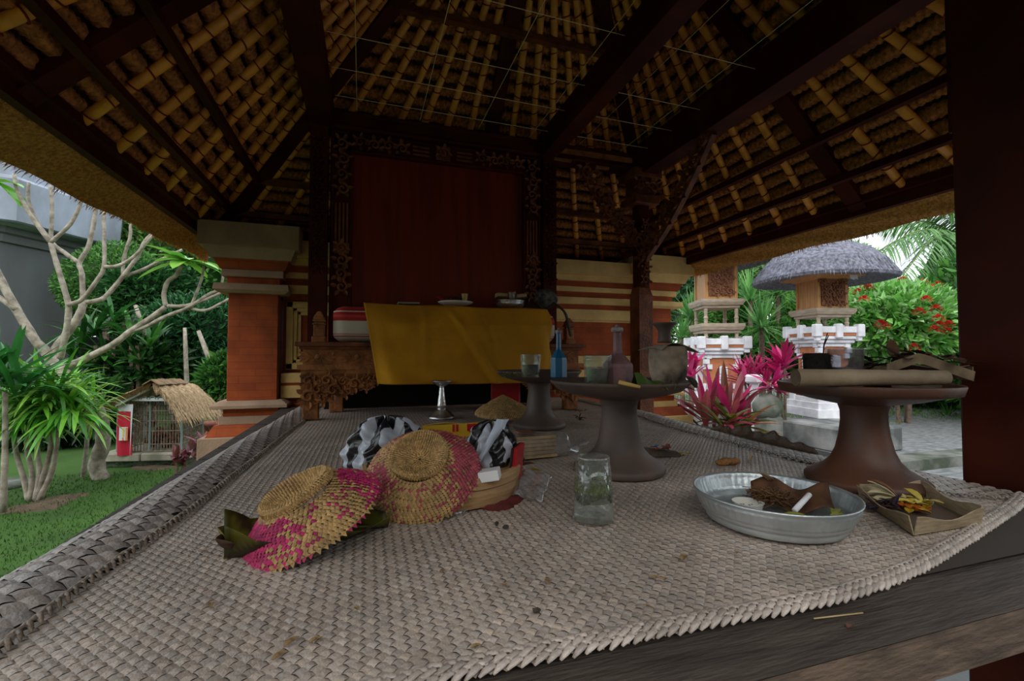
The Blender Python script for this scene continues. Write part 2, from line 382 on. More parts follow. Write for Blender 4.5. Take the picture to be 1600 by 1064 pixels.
V, Fs, Cc = weave(.017, .9, 1.5, .3, 2.8, lambda x, y: (x > xat(SEAM_R, y) + .004) & (x < xat(EDGE_R, y)) & (y > YFv(x)) & (y < 2.72), (.9, .89, .88), h=.0016, gap=.47)
build_np('border_strip', V, Fs, Cc, MATST, wm)
b = MB()
b.grid(lambda u, v: (lambda y: (lerp(float(xat(EDGE_L, y)) + .008, float(xat(EDGE_R, y)) - .004, u), y, float(matz(lerp(float(xat(EDGE_L, y)) + .008, float(xat(EDGE_R, y)) - .004, u), y)) - .0045))(lerp(.395, 2.72, v)), 60, 60)
b.build('mat_backing', MATUNDER, wm)
def braid(path, step, L, w, th, cols, dz=.004, name='braid', onz=None, mm=None):
    P = sm(path, 8); mb = MB()
    cum = [0]
    for i in range(1, len(P)): cum.append(cum[-1] + (P[i] - P[i - 1]).length)
    n = int(cum[-1] / step); j = 0
    for k in range(n):
        s_ = k * step
        while j < len(P) - 2 and cum[j + 1] < s_: j += 1
        t = (s_ - cum[j]) / max(1e-6, cum[j + 1] - cum[j]); p = P[j].lerp(P[j + 1], t); d = (P[j + 1] - P[j]).normalized()
        sd = Vector((-d.y, d.x, 0)).normalized(); sg = 1 if k % 2 else -1
        dd = (d * .82 + sd * sg * (.36 if onz else .57) + Vector((0, 0, U(-.05, .12)))).normalized()
        z = float(matz(p.x, p.y)) if onz is None else onz
        c = Vector((p.x, p.y, z + dz + U(-.0006, .0006))) - sd * sg * w * .45
        mb.tube([c - dd * L * .5 - Vector((0, 0, th)), c - dd * L * .2, c + dd * L * .2 + Vector((0, 0, th * .5)), c + dd * L * .5 - Vector((0, 0, th))],
                [w * .2, w * .5, w * .5, w * .2], 6, col=np.array(cols) * U(.7, 1.1), flat=.5)
    return mb.build(name, mm or MATST, wm, smooth=True)
fp = [(x, yf(x) - .003, M) for x in (-.5, -.3, -.1, .1, .3, .5, .65, .8, .95, 1.08, 1.2)]
fp = [(x, y + .004 * math.sin(9 * x), z) for x, y, z in fp]
braid(fp, .0062, .021, .0078, .0028, (1.15, 1.14, 1.13), .003, 'edge_braid', onz=M)
braid([(x, y + .0065, z) for x, y, z in fp], .0062, .019, .0070, .0028, (1.0, .98, .96), .0055, 'edge_braid', onz=M)
braid([(x, y, M) for x, y in SEAM_L], .007, .02, .005, .003, (.42, .36, .28), .006, 'seam_cord')
braid([(x, y, M) for x, y in SEAM_R], .006, .016, .0045, .003, (.62, .58, .52), .006, 'seam_cord')
b = MB()                                                       # frayed, curling outer edges
for poly, sg, y0, y1 in ((EDGE_L, -1, .6, 2.5), (EDGE_R, 1, .8, 2.5)):
    for k in range(120 if sg < 0 else 110):
        y = U(y0, y1); x = float(xat(poly, y)); z = float(matz(x, y))
        b.leaf((x - sg * .004, y, z - .002), (sg * .7, U(-.8, .8), U(-.3, .35)), U(.010, .03), U(.008, .016), droop=.8, n=3, col=np.array((.8, .74, .66)) * U(.35, .9))
tag(b.build('frayed_edge', MATST, wm), kind='stuff')
b = MB()
def curl(u, v):
    y = lerp(.93, 1.36, u); x = float(xat(EDGE_R, y)) - .012; w = .034 * math.sin(PI * u) ** .5 * (1 + .18 * math.sin(23 * u) + .12 * math.sin(57 * u)); a = 1.9 * v
    return (x + w * math.sin(a) * .6, y, M + .001 + w * (1 - math.cos(a)) * .75)
b.grid(curl, 90, 6, col=(.30, .235, .18)); b.build('curled_edge', MATST, wm)


# ---------------------------------------------------------------- posts and beams
def scroll(mb, c, ux, uz, nrm, s, col=None, fl=1):
    """a carved scroll with a few petals, lying in the plane ux, uz"""
    c, ux, uz, nrm = Vector(c), Vector(ux), Vector(uz), Vector(nrm)
    pts = []
    for k in range(15):
        a = k / 14 * 2.6 * PI; r = s * (.5 - .43 * k / 14)
        pts.append(c + ux * (r * math.cos(a) * fl) + uz * (r * math.sin(a)) + nrm * (s * .10 + s * .12 * k / 14))
    mb.tube(pts, [s * (.13 - .05 * k / 14) for k in range(15)], 5, col=col)
    for k in range(5):
        a = .4 + k * 1.15 + fl; d = ux * math.cos(a) + uz * math.sin(a)
        mb.leaf(c + d * s * .38 + nrm * s * .1, d + nrm * .35, s * .55, s * .34, nrm=tuple(nrm), droop=0, fold=.3, n=3, col=col)
def carve(mb, a, bb, uz, nrm, w):
    a, bb = Vector(a), Vector(bb); L = (bb - a).length; ux = (bb - a).normalized(); n = max(1, int(L / (w * .85)))
    for k in range(n): scroll(mb, a + ux * (L * (k + .5) / n) + Vector(uz) * w * .04 * (-1) ** k, ux, uz, nrm, w * .82, fl=(-1) ** k)
bt = thing('roof_frame', (.64, 1.48, M + 1.34), kind='structure')
ZB = M + 1.34
b = MB(); b.span((-.28, 2.25, ZB), (1.56, 2.35, ZB + .075)); b.span((-.28, 2.235, ZB + .06), (1.56, 2.36, ZB + .078)); b.span((-.28, 2.24, ZB + .0), (1.56, 2.25, ZB + .012)); b.build('tie_beam', DARKWOOD, bt, mod='bevel')
b = MB(); b.span((.95, 2.236, ZB + .03), (1.43, 2.25, ZB + .055), col=None); b.span((.95, 2.232, ZB - .015), (1.05, 2.25, ZB - .005)); b.span((1.2, 2.232, ZB - .03), (1.28, 2.25, ZB - .018)); b.build('beam_moulding', CARVED_L, bt)
for x, w, h in ((-.215, .10, .13), (.92, .085, .13), (1.53, .10, .15)):
    b = MB(); b.span((x - w / 2, -.2 if x < 1.5 else .5, ZB - .005 if x < 1.5 else ZB - .03), (x + w / 2, 2.3, ZB + h)); b.build('tie_beam', DARKWOOD, bt, mod='bevel')
b = MB(); b.span((-.28, .53, ZB + .02), (1.58, .63, ZB + .13)); b.build('tie_beam', DARKWOOD, bt, mod='bevel')
def post(x0, y0, x1, y1, z0, z1, label, steps=True):
    t = thing('timber_post', ((x0 + x1) / 2, (y0 + y1) / 2, z0), label, 'post')
    b = MB(); b.span((x0, y0, z0), (x1, y1, z1), bev=.006); b.build('shaft', DARKWOOD, t)
    return t
p = post(1.255, .545, 1.375, .668, .05, ZB + .13, 'thick dark timber post standing between the pedestal tray and the frame edge, nearest the camera')
b = MB(); b.span((1.268, .53, M + .78), (1.46, .68, M + 1.25)); b.span((1.27, .52, M + .82), (1.30, .545, M + 1.1)); b.build('capital', DARKWOOD, p, mod='bevel')
p = post(1.487, 2.26, 1.557, 2.335, .05, ZB - .02, 'slim carved timber corner post at the end of the brick wall with braces on top')
b = MB(); b.span((1.475, 2.25, .05), (1.568, 2.347, M + .62)); b.box((1.52, 2.298, M + .64), (.093, .097, .05), taper=.75); b.build('thick_shaft', CARVED, p, mod='bevel')
b = MB(); b.span((1.44, 2.22, ZB - .20), (1.60, 2.38, ZB - .15)); b.span((1.46, 2.24, ZB - .15), (1.58, 2.36, ZB - .05)); b.span((1.43, 2.21, ZB - .05), (1.61, 2.39, ZB - .0)); b.build('capital_block', CARVED, p, mod='bevel'); b = MB()
carve(b, (1.44, 2.235, ZB - .1), (1.6, 2.235, ZB - .1), (0, 0, 1), (0, -1, 0), .09); b.build('carved_scroll', CARVED, p); b = MB(); carve(b, (1.487, 2.258, M + .7), (1.487 + .07, 2.258, M + .7), (0, 0, 1), (0, -1, 0), .06); carve(b, (1.522, 2.255, M + .75), (1.522, 2.255, M + 1.05), (1, 0, 0), (0, -1, 0), .055)
b.build('carved_scroll', CARVED, p)
def brace(a, c, nrm, side, par):
    b = MB(); a, c = Vector(a), Vector(c); P = [a.lerp(c, k / 10) + Vector((0, 0, -.05 * math.sin(PI * k / 10))) for k in range(11)]
    b.tube(P, [.028] * 11, 6, flat=.8)
    for k in range(10):
        q = P[k].lerp(P[k + 1], .5); scroll(b, q + Vector(nrm) * .02, (c - a).normalized(), Vector(nrm).cross((c - a).normalized()), nrm, .085, fl=(-1) ** k)
    return b.build('carved_brace', CARVED, par)
brace((1.49, 2.29, M + .92), (1.14, 2.29, ZB - .02), (0, -1, 0), 1, p)
brace((1.52, 2.26, M + .82), (1.53, 1.72, ZB - .03), (-1, 0, 0), 1, p)

# ---------------------------------------------------------------- roof
AX, AY, ZE, HALF, SL = .64, 1.48, CAMZ + .67, 1.5, .95
def rp(side, e, a, dz=0):
    dx, dy = ((0, 1), (1, 0), (-1, 0), (0, -1))[side]; tx, ty = ((1, 0), (0, 1), (0, 1), (1, 0))[side]
    return Vector((AX + dx * e + tx * a, AY + dy * e + ty * a, ZE + (HALF - e) * SL + dz))
roof = thing('thatched_roof', (AX, AY, ZE), kind='structure')
nrmz = 1 / math.sqrt(1 + SL * SL)
for side in (0, 1, 2, 3):
    mb = MB()
    if side < 3:
        e = 1.47
        while e > .12:
            n = max(6, int(2 * e / .0065)); a = np.linspace(-e, e, n); K = 8
            th = np.arange(K) * 2 * PI / K; A_, T_ = np.meshgrid(a, th, indexing='ij')
            ph = U(0, 6); r = .0265 * (1 + .17 * np.sin(2 * PI * A_ / .024 + 1.6 * T_ + ph) + .06 * np.sin(2 * PI * A_ / .011 + 2 * T_) + .10 * np.sin(A_ * 17 + ph) + rng.uniform(-.05, .05, A_.shape))
            o = np.array(rp(side, e, 0, .045)); T = np.array(rp(side, e, 1)) - np.array(rp(side, e, 0)); D = (np.array(rp(side, e + .01, 0)) - np.array(rp(side, e, 0))); D /= np.linalg.norm(D); Nn = np.cross(T, D)
            P = o + A_[..., None] * T + (r * np.cos(T_))[..., None] * D + (r * np.sin(T_))[..., None] * Nn
            mb.v.append(P.reshape(-1, 3)); mb.c.append(np.ones((n * K, 3)))
            k0 = mb.n; mb.f.extend([(k0 + i * K + k, k0 + i * K + (k + 1) % K, k0 + (i + 1) * K + (k + 1) % K, k0 + (i + 1) * K + k) for i in range(n - 1) for k in range(K)]); mb.n += n * K
            e -= .05
        mb.build('thatch_lining', THATCH, roof, smooth=True)
    if side < 3:
        for k in range(-7, 8):
            ae = k * .2
            if k == 0:
                b = MB(); b.beam(rp(side, .12, 0, .0), rp(side, 1.5, 0, .0), .075, .035, up=(0, 0, 1)); b.build('rafter_board', DARKWOOD, roof, mod='bevel'); continue
            e0 = .16 if abs(k) < 7 else .4
            q0, q1 = rp(side, e0, ae * e0 / 1.5, 0), rp(side, 1.465, ae * (1.465 / 1.5), 0)
            n = 9; pts = [q0.lerp(q1, i / n) + Vector((U(-.003, .003), U(-.003, .003), U(-.002, .002))) for i in range(n + 1)]
            b = MB(); b.tube(pts, [.0175 + .0015 * math.sin(i * 2.1 + k) for i in range(n + 1)], 10, flat=.9); r = b.build('bamboo_rafter', BAMBOO, roof, smooth=True)
            b = MB(); L = (q1 - q0).length; d = (q1 - q0).normalized(); s_ = d.cross(Vector((0, 0, 1))).normalized(); u_ = s_.cross(d)
            for i in range(int(L / .072)):
                c = q0 + d * (.05 + i * .072 + U(-.006, .006)); tw = U(.3, .9) * (1 if i % 2 else -1)
                loop = [c + s_ * .0185 * math.cos(t) + u_ * .0185 * math.sin(t) + d * (.008 * tw * math.cos(t)) for t in [2 * PI * j / 10 for j in range(11)]]
                b.tube(loop, .0027, 4, cap=False)
            b.build('cord_binding', TIE, r)
    if side < 3:
        for e in (1.2, 1.35, .55):
            b = MB(); b.beam(rp(side, e, -e, -.032), rp(side, e, e, -.032), .03, .03); b.build('purlin', DARKWOOD if side else CARVED, roof)
    b = MB(); b.beam(rp(side, 1.5, -1.52, -.008), rp(side, 1.5, 1.52, -.008), .03, .05); b.beam(rp(side, 1.47, -1.47, -.0), rp(side, 1.47, 1.47, -.0), .03, .03); b.build('eave_board', DARKWOOD, roof)
    wout = (1.62, 1.60, 1.82, 1.62)[side]; zo = (-.06, -.10, -.105, -.06)[side]
    b = MB()
    def ev(u, v, side=side, wout=wout, zo=zo):
        wo = wout if side != 2 else lerp(1.80, 1.56, u); e = lerp(1.5, wo, v); a = lerp(-1, 1, u) * lerp(1.5, 1.66, v)
        return rp(side, 1.5, a) + (rp(side, e, a) - rp(side, 1.5, a)) * Vector((1, 1, 0)) + Vector((0, 0, zo * max(0, v) ** .7 + .006 * math.sin(40 * u + 9 * v)))
    b.grid(ev, 120, 10)
    b.grid(lambda u, v: ev(u, 1) + Vector((0, 0, .3 * v)), 120, 2)
    for _ in range(3200 if side == 2 else 1500):               # shaggy straw ends
        u, v = U(0, 1), U(0, 1) ** .6; q = ev(u, v); dd = (ev(u, min(1, v + .01)) - ev(u, max(0, v - .02))).normalized()
        b.leaf(q + Vector((0, 0, .003)), dd + Vector((U(-.5, .5), U(-.5, .5), U(-.25, .05))), U(.02, .04), .003, droop=.4, n=2)
    b.build('thatch_eave', EAVE, roof)
    b = MB(); P = [rp(side, 1.5, -1.66), rp(side, 1.5, 1.66)]
    q1 = ev(0, 1) + Vector((0, 0, .3)); q2 = ev(1, 1) + Vector((0, 0, .3)); ap = Vector((AX, AY, ZE + HALF * SL + .35))
    b.add([tuple(q1), tuple(q2), tuple(ap)], [(0, 1, 2)]); q1 = rp(side, 1.5, -1.5, .085); q2 = rp(side, 1.5, 1.5, .085); ap2 = Vector((AX, AY, ZE + HALF * SL + .085)); b.add([tuple(q1), tuple(q2), tuple(ap2)], [(0, 1, 2)])
    b.build('thatch_cover', mat('old_thatch', (.16, .12, .09), (.07, .055, .045), 30, .95, bump=.7, bscale=120), roof)
for sx in (-1, 1):
    for sy in (-1, 1):
        b = MB(); b.beam((AX + sx * .1, AY + sy * .1, ZE + 1.4 * SL - .02), (AX + sx * 1.5, AY + sy * 1.5, ZE - .02), .07, .06); b.build('hip_board', DARKWOOD, roof)
b = MB(); b.box((AX, AY, ZE + 1.5 * SL + .0), (.16, .16, .3)); b.build('king_block', DARKWOOD, roof)
# threads stretched under the roof
net = thing('string_net', (.64, 1.7, M + 1.43), 'pale threads stretched in a grid above the beams under the roof', 'strings')
TH_M = mat('thread', (.8, .62, .32), rough=.6)
for y in (2.14, 1.93, 1.72, 1.40):
    b = MB(); b.tube([(-.15, y, M + 1.43), (1.5, y + .02, M + 1.425)], .0013, 4); b.build('thread', TH_M, net)
for x in (-.06, .235, .53, .81, 1.1, 1.36):
    b = MB(); b.tube([(x, 2.28, M + 1.43), (x + .02, .7, M + 1.43)], .0013, 4); b.build('thread', TH_M, net)

# ---------------------------------------------------------------- brick and stone wall behind
def wp(y, px=440, Yp=2.8): return at(px, y, Y=Yp).z
YW = 2.86
def band(mb, x0, x1, zt, zb, dy, col=None): mb.span((x0, YW - dy, zb), (x1, YW + .1, zt))
zz = [wp(y, 862) for y in (405, 427, 436, 445, 453, 462, 473, 481, 498)]
wall = thing('wall_back', (.7, 2.9, 0), kind='structure')
b = MB()
band(b, -.46, 1.90, zz[0], zz[1], .10); band(b, -.46, 1.9, zz[1], zz[2], .075); band(b, -.46, 1.9, zz[3], zz[4], .05); band(b, -.46, 1.9, zz[5], zz[6], .05); band(b, .8, 1.9, zz[7], zz[8], .036)
for z0, z1 in ((1.0, .945), (.93, .86), (.5, .0)): band(b, -.46, 1.9, z0, z1, .05)
# frame of the niche on the left and on the right
for (x0, x1) in ((-.44, .2), (1.0, 1.88)):
    for k, (i, dy) in enumerate(((0, .03), (.035, .02), (.055, .01))):
        w = .035 if k == 0 else .02
        b.span((x0 + i, YW - dy, 1.02), (x0 + i + w, YW + .05, zz[7] - .01)); b.span((x1 - i - w, YW - dy, 1.02), (x1 - i, YW + .05, zz[7] - .01))
        b.span((x0 + i, YW - dy, zz[7] - .01 - i - w), (x1 - i, YW + .05, zz[7] - .01 - i)); b.span((x0 + i, YW - dy, 1.02 + i), (x1 - i, YW + .05, 1.02 + i + w))
b.build('stone_courses', WHITE_ST, wall, mod='bevel')
b = MB(); b.span((-.46, YW, 0), (1.9, YW + .12, zz[0] - .01))
for i, j, dy in ((2, 3, .04), (4, 5, .03), (6, 7, .02)): band(b, -.46, 1.9, zz[i], zz[j], dy)
band(b, -.46, 1.9, .945, .93, .04)
b.build('brick_field', ORANGE, wall)
def pilaster(name, x0, x1, par, stone):
    ys = (363, 398, 413, 427, 438, 449, 461, 623, 634, 646, 658, 674)
    z = [wp(y) for y in ys]; cy = YW + .02
    st, br = MB(), MB(); w = x1 - x0; c = (x0 + x1) / 2
    def bl(mb, e, zt, zb, e2=None):
        if e2 is None: mb.box((c, cy, (zt + zb) / 2), (w + 2 * e, w + 2 * e, zt - zb), bev=.002)
        else:
            R = (w + 2 * max(e, e2)); mb.box((c, cy, (zt + zb) / 2), (w + 2 * e2, w + 2 * e2, zt - zb), taper=(w + 2 * e) / (w + 2 * e2))
    bl(st, .115, z[0], z[1]); bl(st, .095, z[1], z[2], .07); bl(br, .06, z[2], z[3], .035); bl(st, .028, z[3], z[4]); bl(br, .008, z[4], z[5])
    bl(st, .055, z[5], z[6] + .01, .06); bl(st, .06, z[6] + .01, z[6] - .004, .04); bl(br, 0, z[6], z[7]); bl(st, .03, z[7], z[7] - .02, .06); bl(st, .062, z[7] - .02, z[8]); bl(br, .012, z[8], z[9]); bl(st, .028, z[9], z[10]); bl(br, .045, z[10], z[11], .075); bl(st, .10, z[11], .0)
    st.build('stone_courses', stone, par); br.build('brick_field', ORANGE, par)
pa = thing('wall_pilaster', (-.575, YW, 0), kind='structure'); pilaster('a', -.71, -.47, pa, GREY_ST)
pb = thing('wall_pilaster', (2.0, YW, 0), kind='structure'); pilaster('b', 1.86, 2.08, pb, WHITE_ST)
b = MB(); b.span((1.72, 2.74, zz[0] + .0), (2.02, 2.83, zz[0] + .035)); b.span((1.75, 2.75, zz[0] + .036), (1.9, 2.8, zz[0] + .05)); o = b.build('timber_offcut', mat('grey_offcut', (.30, .25, .16), (.18, .15, .09), 12, .9, bump=.3)); tag(o, 'weathered plank lying on the cap of the right pilaster under the eave', 'plank')
# ---------------------------------------------------------------- carved altar bench with its back panel
al = thing('carved_altar', (.37, 2.2, M), 'carved brown timber altar bench with a tall red-brown back panel', 'altar')
BT = M + .325
b = MB(); b.span((-.285, 2.03, BT - .018), (1.03, 2.38, BT)); b.span((-.27, 2.045, BT - .03), (1.015, 2.37, BT - .017)); b.build('bench_top', CARVED, al, mod='bevel')
b = MB(); b.span((-.255, 2.06, BT - .095), (1.0, 2.36, BT - .03)); b.span((-.275, 2.04, BT - .115), (1.02, 2.37, BT - .095)); b.span((-.262, 2.05, BT - .135), (1.005, 2.37, BT - .115))
for k in range(8):
    x = -.20 + k * .158; 
    for t in range(12): a = t * PI / 6; b.leaf((x, 2.058, BT - .062), (math.cos(a), -.1, math.sin(a)), .026, .013, nrm=(0, -1, 0), droop=0, n=3)
    b.ball((x, 2.056, BT - .062), (.012, .008, .012), 8, 5)
    for sg in (-1, 1):
        for t in (-1, 0, 1): b.leaf((x + sg * .03, 2.058, BT - .062), (sg, -.05, t * .55), .045, .02, nrm=(0, -1, 0), droop=0, n=3)
b.build('flower_frieze', CARVED_L, al)
for sg, xe in ((1, -.262), (-1, 1.0)):
    b = MB()
    prof = [(0, -.135), (0, -.27), (.03, -.285), (.06, -.25), (.09, -.262), (.12, -.225), (.17, -.235), (.21, -.20), (.27, -.205), (.31, -.17), (.36, -.165), (.36, -.135)]
    v = [(xe + sg * x, y, BT + z) for y in (2.055, 2.085) for x, z in prof]; n = len(prof)
    b.add(v, [tuple(range(n)), tuple(range(2 * n - 1, n - 1, -1))] + [(i, (i + 1) % n, n + (i + 1) % n, n + i) for i in range(n)])
    for (x, z, s_) in ((.03, -.225, .06), (.03, -.16, .045), (.065, -.195, .05), (.085, -.235, .045), (.10, -.16, .05), (.125, -.2, .055), (.165, -.165, .045), (.175, -.21, .04), (.21, -.175, .05), (.255, -.165, .04), (.255, -.19, .035), (.30, -.155, .038), (.335, -.15, .03)):
        scroll(b, (xe + sg * x, 2.055, BT + z), (sg, 0, 0), (0, 0, 1), (0, -1, 0), s_, fl=1)
        for k in range(4): a = U(-.6, 1.6); b.leaf((xe + sg * (x + U(-.02, .02)), 2.052, BT + z + U(-.015, .015)), (sg * math.cos(a), -.25, math.sin(a)), .03, .014, nrm=(0, -1, 0), droop=0, fold=.4, n=3)
    b.build('carved_bracket', CARVED_L, al)
b = MB(); b.span((-.20, 2.385, M + .008), (.98, 2.40, BT - .01)); b.build('shade_board', mat('under_bench_shade', (.012, .008, .006), rough=.9), al)  # black sheet added under the bench, its colour stands in for shade
for x, y in ((-.225, 2.09), (.965, 2.09), (-.14, 2.33), (.88, 2.33)):
    b = MB(); b.span((x - .03, y - .03, M + .002), (x + .03, y + .03, BT - .13)); b.build('leg', CARVED_L, al, mod='bevel')
for x in (-.20, .975):                                          # little newels on the bench ends
    b = MB(); z = BT
    for w, h, t in ((.055, .025, 1), (.042, .05, 1), (.05, .008, 1), (.036, .006, 1), (.05, .008, 1), (.042, .012, 1), (.042, .025, .3)): b.box((x, 2.12, z + h / 2), (w, w, h), taper=t); z += h
    b.build('newel', CARVED_L, al, mod='bevel')
px0, px1, pz1 = -.175, .885, M + 1.34
b = MB(); b.span((px0 + .08, 2.30, BT), (px1 - .08, 2.325, pz1 - .08)); b.build('back_panel', PANELW, al)
b = MB()
b.span((px0, 2.275, BT), (px0 + .1, 2.33, pz1)); b.span((px1 - .1, 2.275, BT), (px1, 2.33, pz1)); b.span((px0, 2.275, pz1 - .1), (px1, 2.33, pz1))
for (i, y) in ((.088, 2.268), (.004, 2.268)):
    b.span((px0 + i, y, BT), (px0 + i + .012, 2.28, pz1 - i)); b.span((px1 - i - .012, y, BT), (px1 - i, 2.28, pz1 - i)); b.span((px0 + i, y, pz1 - i - .012), (px1 - i, 2.28, pz1 - i))
b.build('panel_frame', DARKWOOD, al, mod='bevel')
b = MB()
for x in (px0 + .052, px1 - .052):
    carve(b, (x, 2.274, M + 1.02), (x, 2.274, pz1 - .03), (1, 0, 0), (0, -1, 0), .07); carve(b, (x, 2.274, M + .56), (x, 2.274, M + .75), (1, 0, 0), (0, -1, 0), .07)
    for k in range(4): b.span((x - .03 + k * .017, 2.268, M + .80), (x - .022 + k * .017, 2.276, M + .99))
    b.box((x, 2.272, M + .775), (.07, .012, .05)); scroll(b, (x, 2.266, M + .775), (1, 0, 0), (0, 0, 1), (0, -1, 0), .05)
zt = pz1 - .052
carve(b, (px0 + .1, 2.274, zt), (px0 + .36, 2.274, zt), (0, 0, 1), (0, -1, 0), .065); carve(b, (px1 - .36, 2.274, zt), (px1 - .1, 2.274, zt), (0, 0, 1), (0, -1, 0), .065)
for k in range(3): b.span((px0 + .38, 2.268, zt - .025 + k * .019), (px0 + .46, 2.276, zt - .017 + k * .019)); b.span((px1 - .46, 2.268, zt - .025 + k * .019), (px1 - .38, 2.276, zt - .017 + k * .019))
b.box(((px0 + px1) / 2, 2.272, zt), (.07, .012, .07)); scroll(b, ((px0 + px1) / 2, 2.266, zt), (1, 0, 0), (0, 0, 1), (0, -1, 0), .055)
b.build('frame_carving', CARVED, al)
for x0, x1 in ((-.262, -.185), (.893, .965)):
    b = MB(); b.span((x0, 2.25, BT), (x1, 2.32, pz1 + .02)); carve(b, ((x0 + x1) / 2, 2.248, M + .65), ((x0 + x1) / 2, 2.248, pz1 - .05), (1, 0, 0), (0, -1, 0), .05); b.build('panel_post', DARKWOOD, al)

# striped mattress roll, cloth, things on the altar
def stripemat():
    m = bpy.data.materials.new('striped_ticking'); m.use_nodes = True; nt = m.node_tree; N = nt.nodes; L = nt.links; p = N['Principled BSDF']; p.inputs['Roughness'].default_value = .9
    tc = N.new('ShaderNodeTexCoord'); sx = N.new('ShaderNodeSeparateXYZ'); L.new(tc.outputs['Object'], sx.inputs[0])
    r = N.new('ShaderNodeValToRGB'); r.color_ramp.interpolation = 'CONSTANT'
    mr = N.new('ShaderNodeMapRange'); mr.inputs['From Min'].default_value = 0; mr.inputs['From Max'].default_value = .165; L.new(sx.outputs['Z'], mr.inputs[0]); L.new(mr.outputs[0], r.inputs[0])
    cols = [(0, (.62, .55, .42)), (.14, (.5, .03, .03)), (.165, (.62, .55, .42)), (.2, (.5, .03, .03)), (.215, (.66, .6, .47)), (.56, (.42, .02, .02)), (.65, (.55, .05, .04)), (.72, (.36, .015, .015)), (.8, (.7, .62, .5)), (.825, (.4, .02, .02)), (.9, (.5, .03, .03)), (.96, (.35, .015, .015))]
    e = r.color_ramp.elements; e[0].color = (*cols[0][1], 1); e[0].position = 0; e[1].position = cols[1][0]; e[1].color = (*cols[1][1], 1)
    for q, c in cols[2:]: k = e.new(q); k.color = (*c, 1)
    L.new(r.outputs[0], p.inputs['Base Color']); return m
b = MB()
def puff(u, v):
    t = 2 * PI * v; c, s_ = math.cos(t), math.sin(t); y = 2.20 + .105 * math.copysign(abs(c) ** .5, c); z = BT + .001 + .082 + .08 * math.copysign(abs(s_) ** .55, s_)
    x = lerp(-.145, .90, u); q = min(u, 1 - u); k = min(1, (q / .04)) ** .5 if q < .04 else 1
    k = k * (1 + .025 * math.sin(60 * u)); return (x, 2.20 + (y - 2.20) * (.72 + .28 * k), BT + .083 + (z - BT - .083) * (.72 + .28 * k))
b.grid(puff, 60, 32)
for u in (0, 1): b.add([puff(u, k / 32) for k in range(32)], [tuple(range(32))])
ms = b.build('folded_mattress', stripemat(), smooth=True); tag(ms, 'red and white striped folded mattress lying on the carved bench under the yellow cloth', 'mattress')
CT = BT + .172
b = MB()
P = [at(568, 476, Y=2.045), at(590, 600, Y=2.02), at(863, 597, Y=2.02), at(853, 482, Y=2.06)]
def cl(u, v):
    if v < .25:
        y = lerp(2.31, 2.08, v / .25); x = lerp(P[0].x, P[3].x + .01, u); z = CT + .003 * math.sin(14 * u + 8 * v)
        return (x, y, z)
    t = (v - .25) / .75; q = (1 - t) ** 2
    x = lerp(lerp(P[0].x, P[1].x, t), lerp(P[3].x, P[2].x, t), u); z = lerp(CT, P[1].z, t ** 1.0) - .004 * math.sin(3 * u)
    yb = 2.052 - .045 * min(1, t * 4)
    w = .010 * (1 + math.sin(7 * u + 3 * t)) * t + .008 * (1 + math.sin(19 * u - 7 * t)) * min(1, 3 * t) + .022 * math.exp(-((u - .42 - .22 * t) / .02) ** 2) * min(1, 4 * t) + .016 * math.exp(-((u - .62 - .05 * t) / .015) ** 2) * min(1, 4 * t) * (1 - t) + .016 * math.exp(-((u - .3 + .05 * t) / .02) ** 2) * (1 - t) * min(1, 5 * t)
    w += -.05 * math.exp(-(u / .045) ** 2) * t + -.06 * math.exp(-((1 - u) / .05) ** 2) * t + .004 * math.exp(-((t - .47) / .012) ** 2)
    return (x + (.012 * math.sin(9 * t) if u > .98 else 0), yb - w - .02 * t, z)
b.grid(cl, 110, 70)
YEL = mat('yellow_cloth', (.70, .33, .008), (.46, .21, .006), 4, .85, bump=.25, bscale=60, mix=(.22, .5))
o = b.build('yellow_cloth', YEL, smooth=True, mod='solid'); tag(o, 'stained mustard yellow cloth draped over the front of the altar', 'cloth')
TZ = CT + .006
def Xy(px, Y): return at(px, 500, Y=Y).x
WHITE = mat('white_glaze', (.72, .70, .64), (.6, .58, .52), 5, .25, spec=.6)
cx = Xy(713, 2.13)
b = MB(); b.lathe([(.03, 0), (.045, .003), (.075, .013), (.085, .02), (.083, .021), (.07, .015), (.04, .006), (0, .005)], 40, (cx, 2.15, TZ)); o = b.build('dinner_plate', WHITE, smooth=True); tag(o, 'white round plate heaped with dried offerings on the yellow cloth', 'plate')
b = MB(); b.box((Xy(638, 2.15), 2.15, TZ + .006), (.10, .07, .008), bev=.003); o = b.build('flat_dish', mat('dull_white', (.35, .34, .30), rough=.6)); tag(o, 'thin dull white flat dish left of the white round plate', 'dish')
DRY = mat('dried_leaf', (1, 1, 1), (.5, .5, .5), 25, .8, attr=True, bump=.3, bscale=60, tl=.1)
b = MB()
for k in range(60):
    b.leaf((cx + U(-.05, .05), 2.15 + U(-.04, .04), TZ + .016 + U(0, .012)), (U(-1, 1), U(-1, 1), U(0, .9)), U(.02, .045), U(.008, .018), n=3, col=random.choice([(.16, .10, .04), (.10, .06, .03), (.22, .16, .05), (.07, .05, .03)]))
o = b.build('dried_offering', DRY); tag(o, 'heap of dark dried leaves and petals on the white round plate', 'offering')
b = MB(); b.leaf((cx - .065, 2.12, TZ + .018), (-.5, -.2, .35), .05, .032, n=4, col=(.45, .04, .08), droop=.2); b.leaf((cx - .06, 2.12, TZ + .018), (.3, -.3, .1), .04, .03, n=4, col=(.5, .08, .12), droop=.2)
o = b.build('pink_leaf', PINKL, mod='solid'); tag(o, 'folded pink leaf at the left rim of the white round plate', 'leaf')
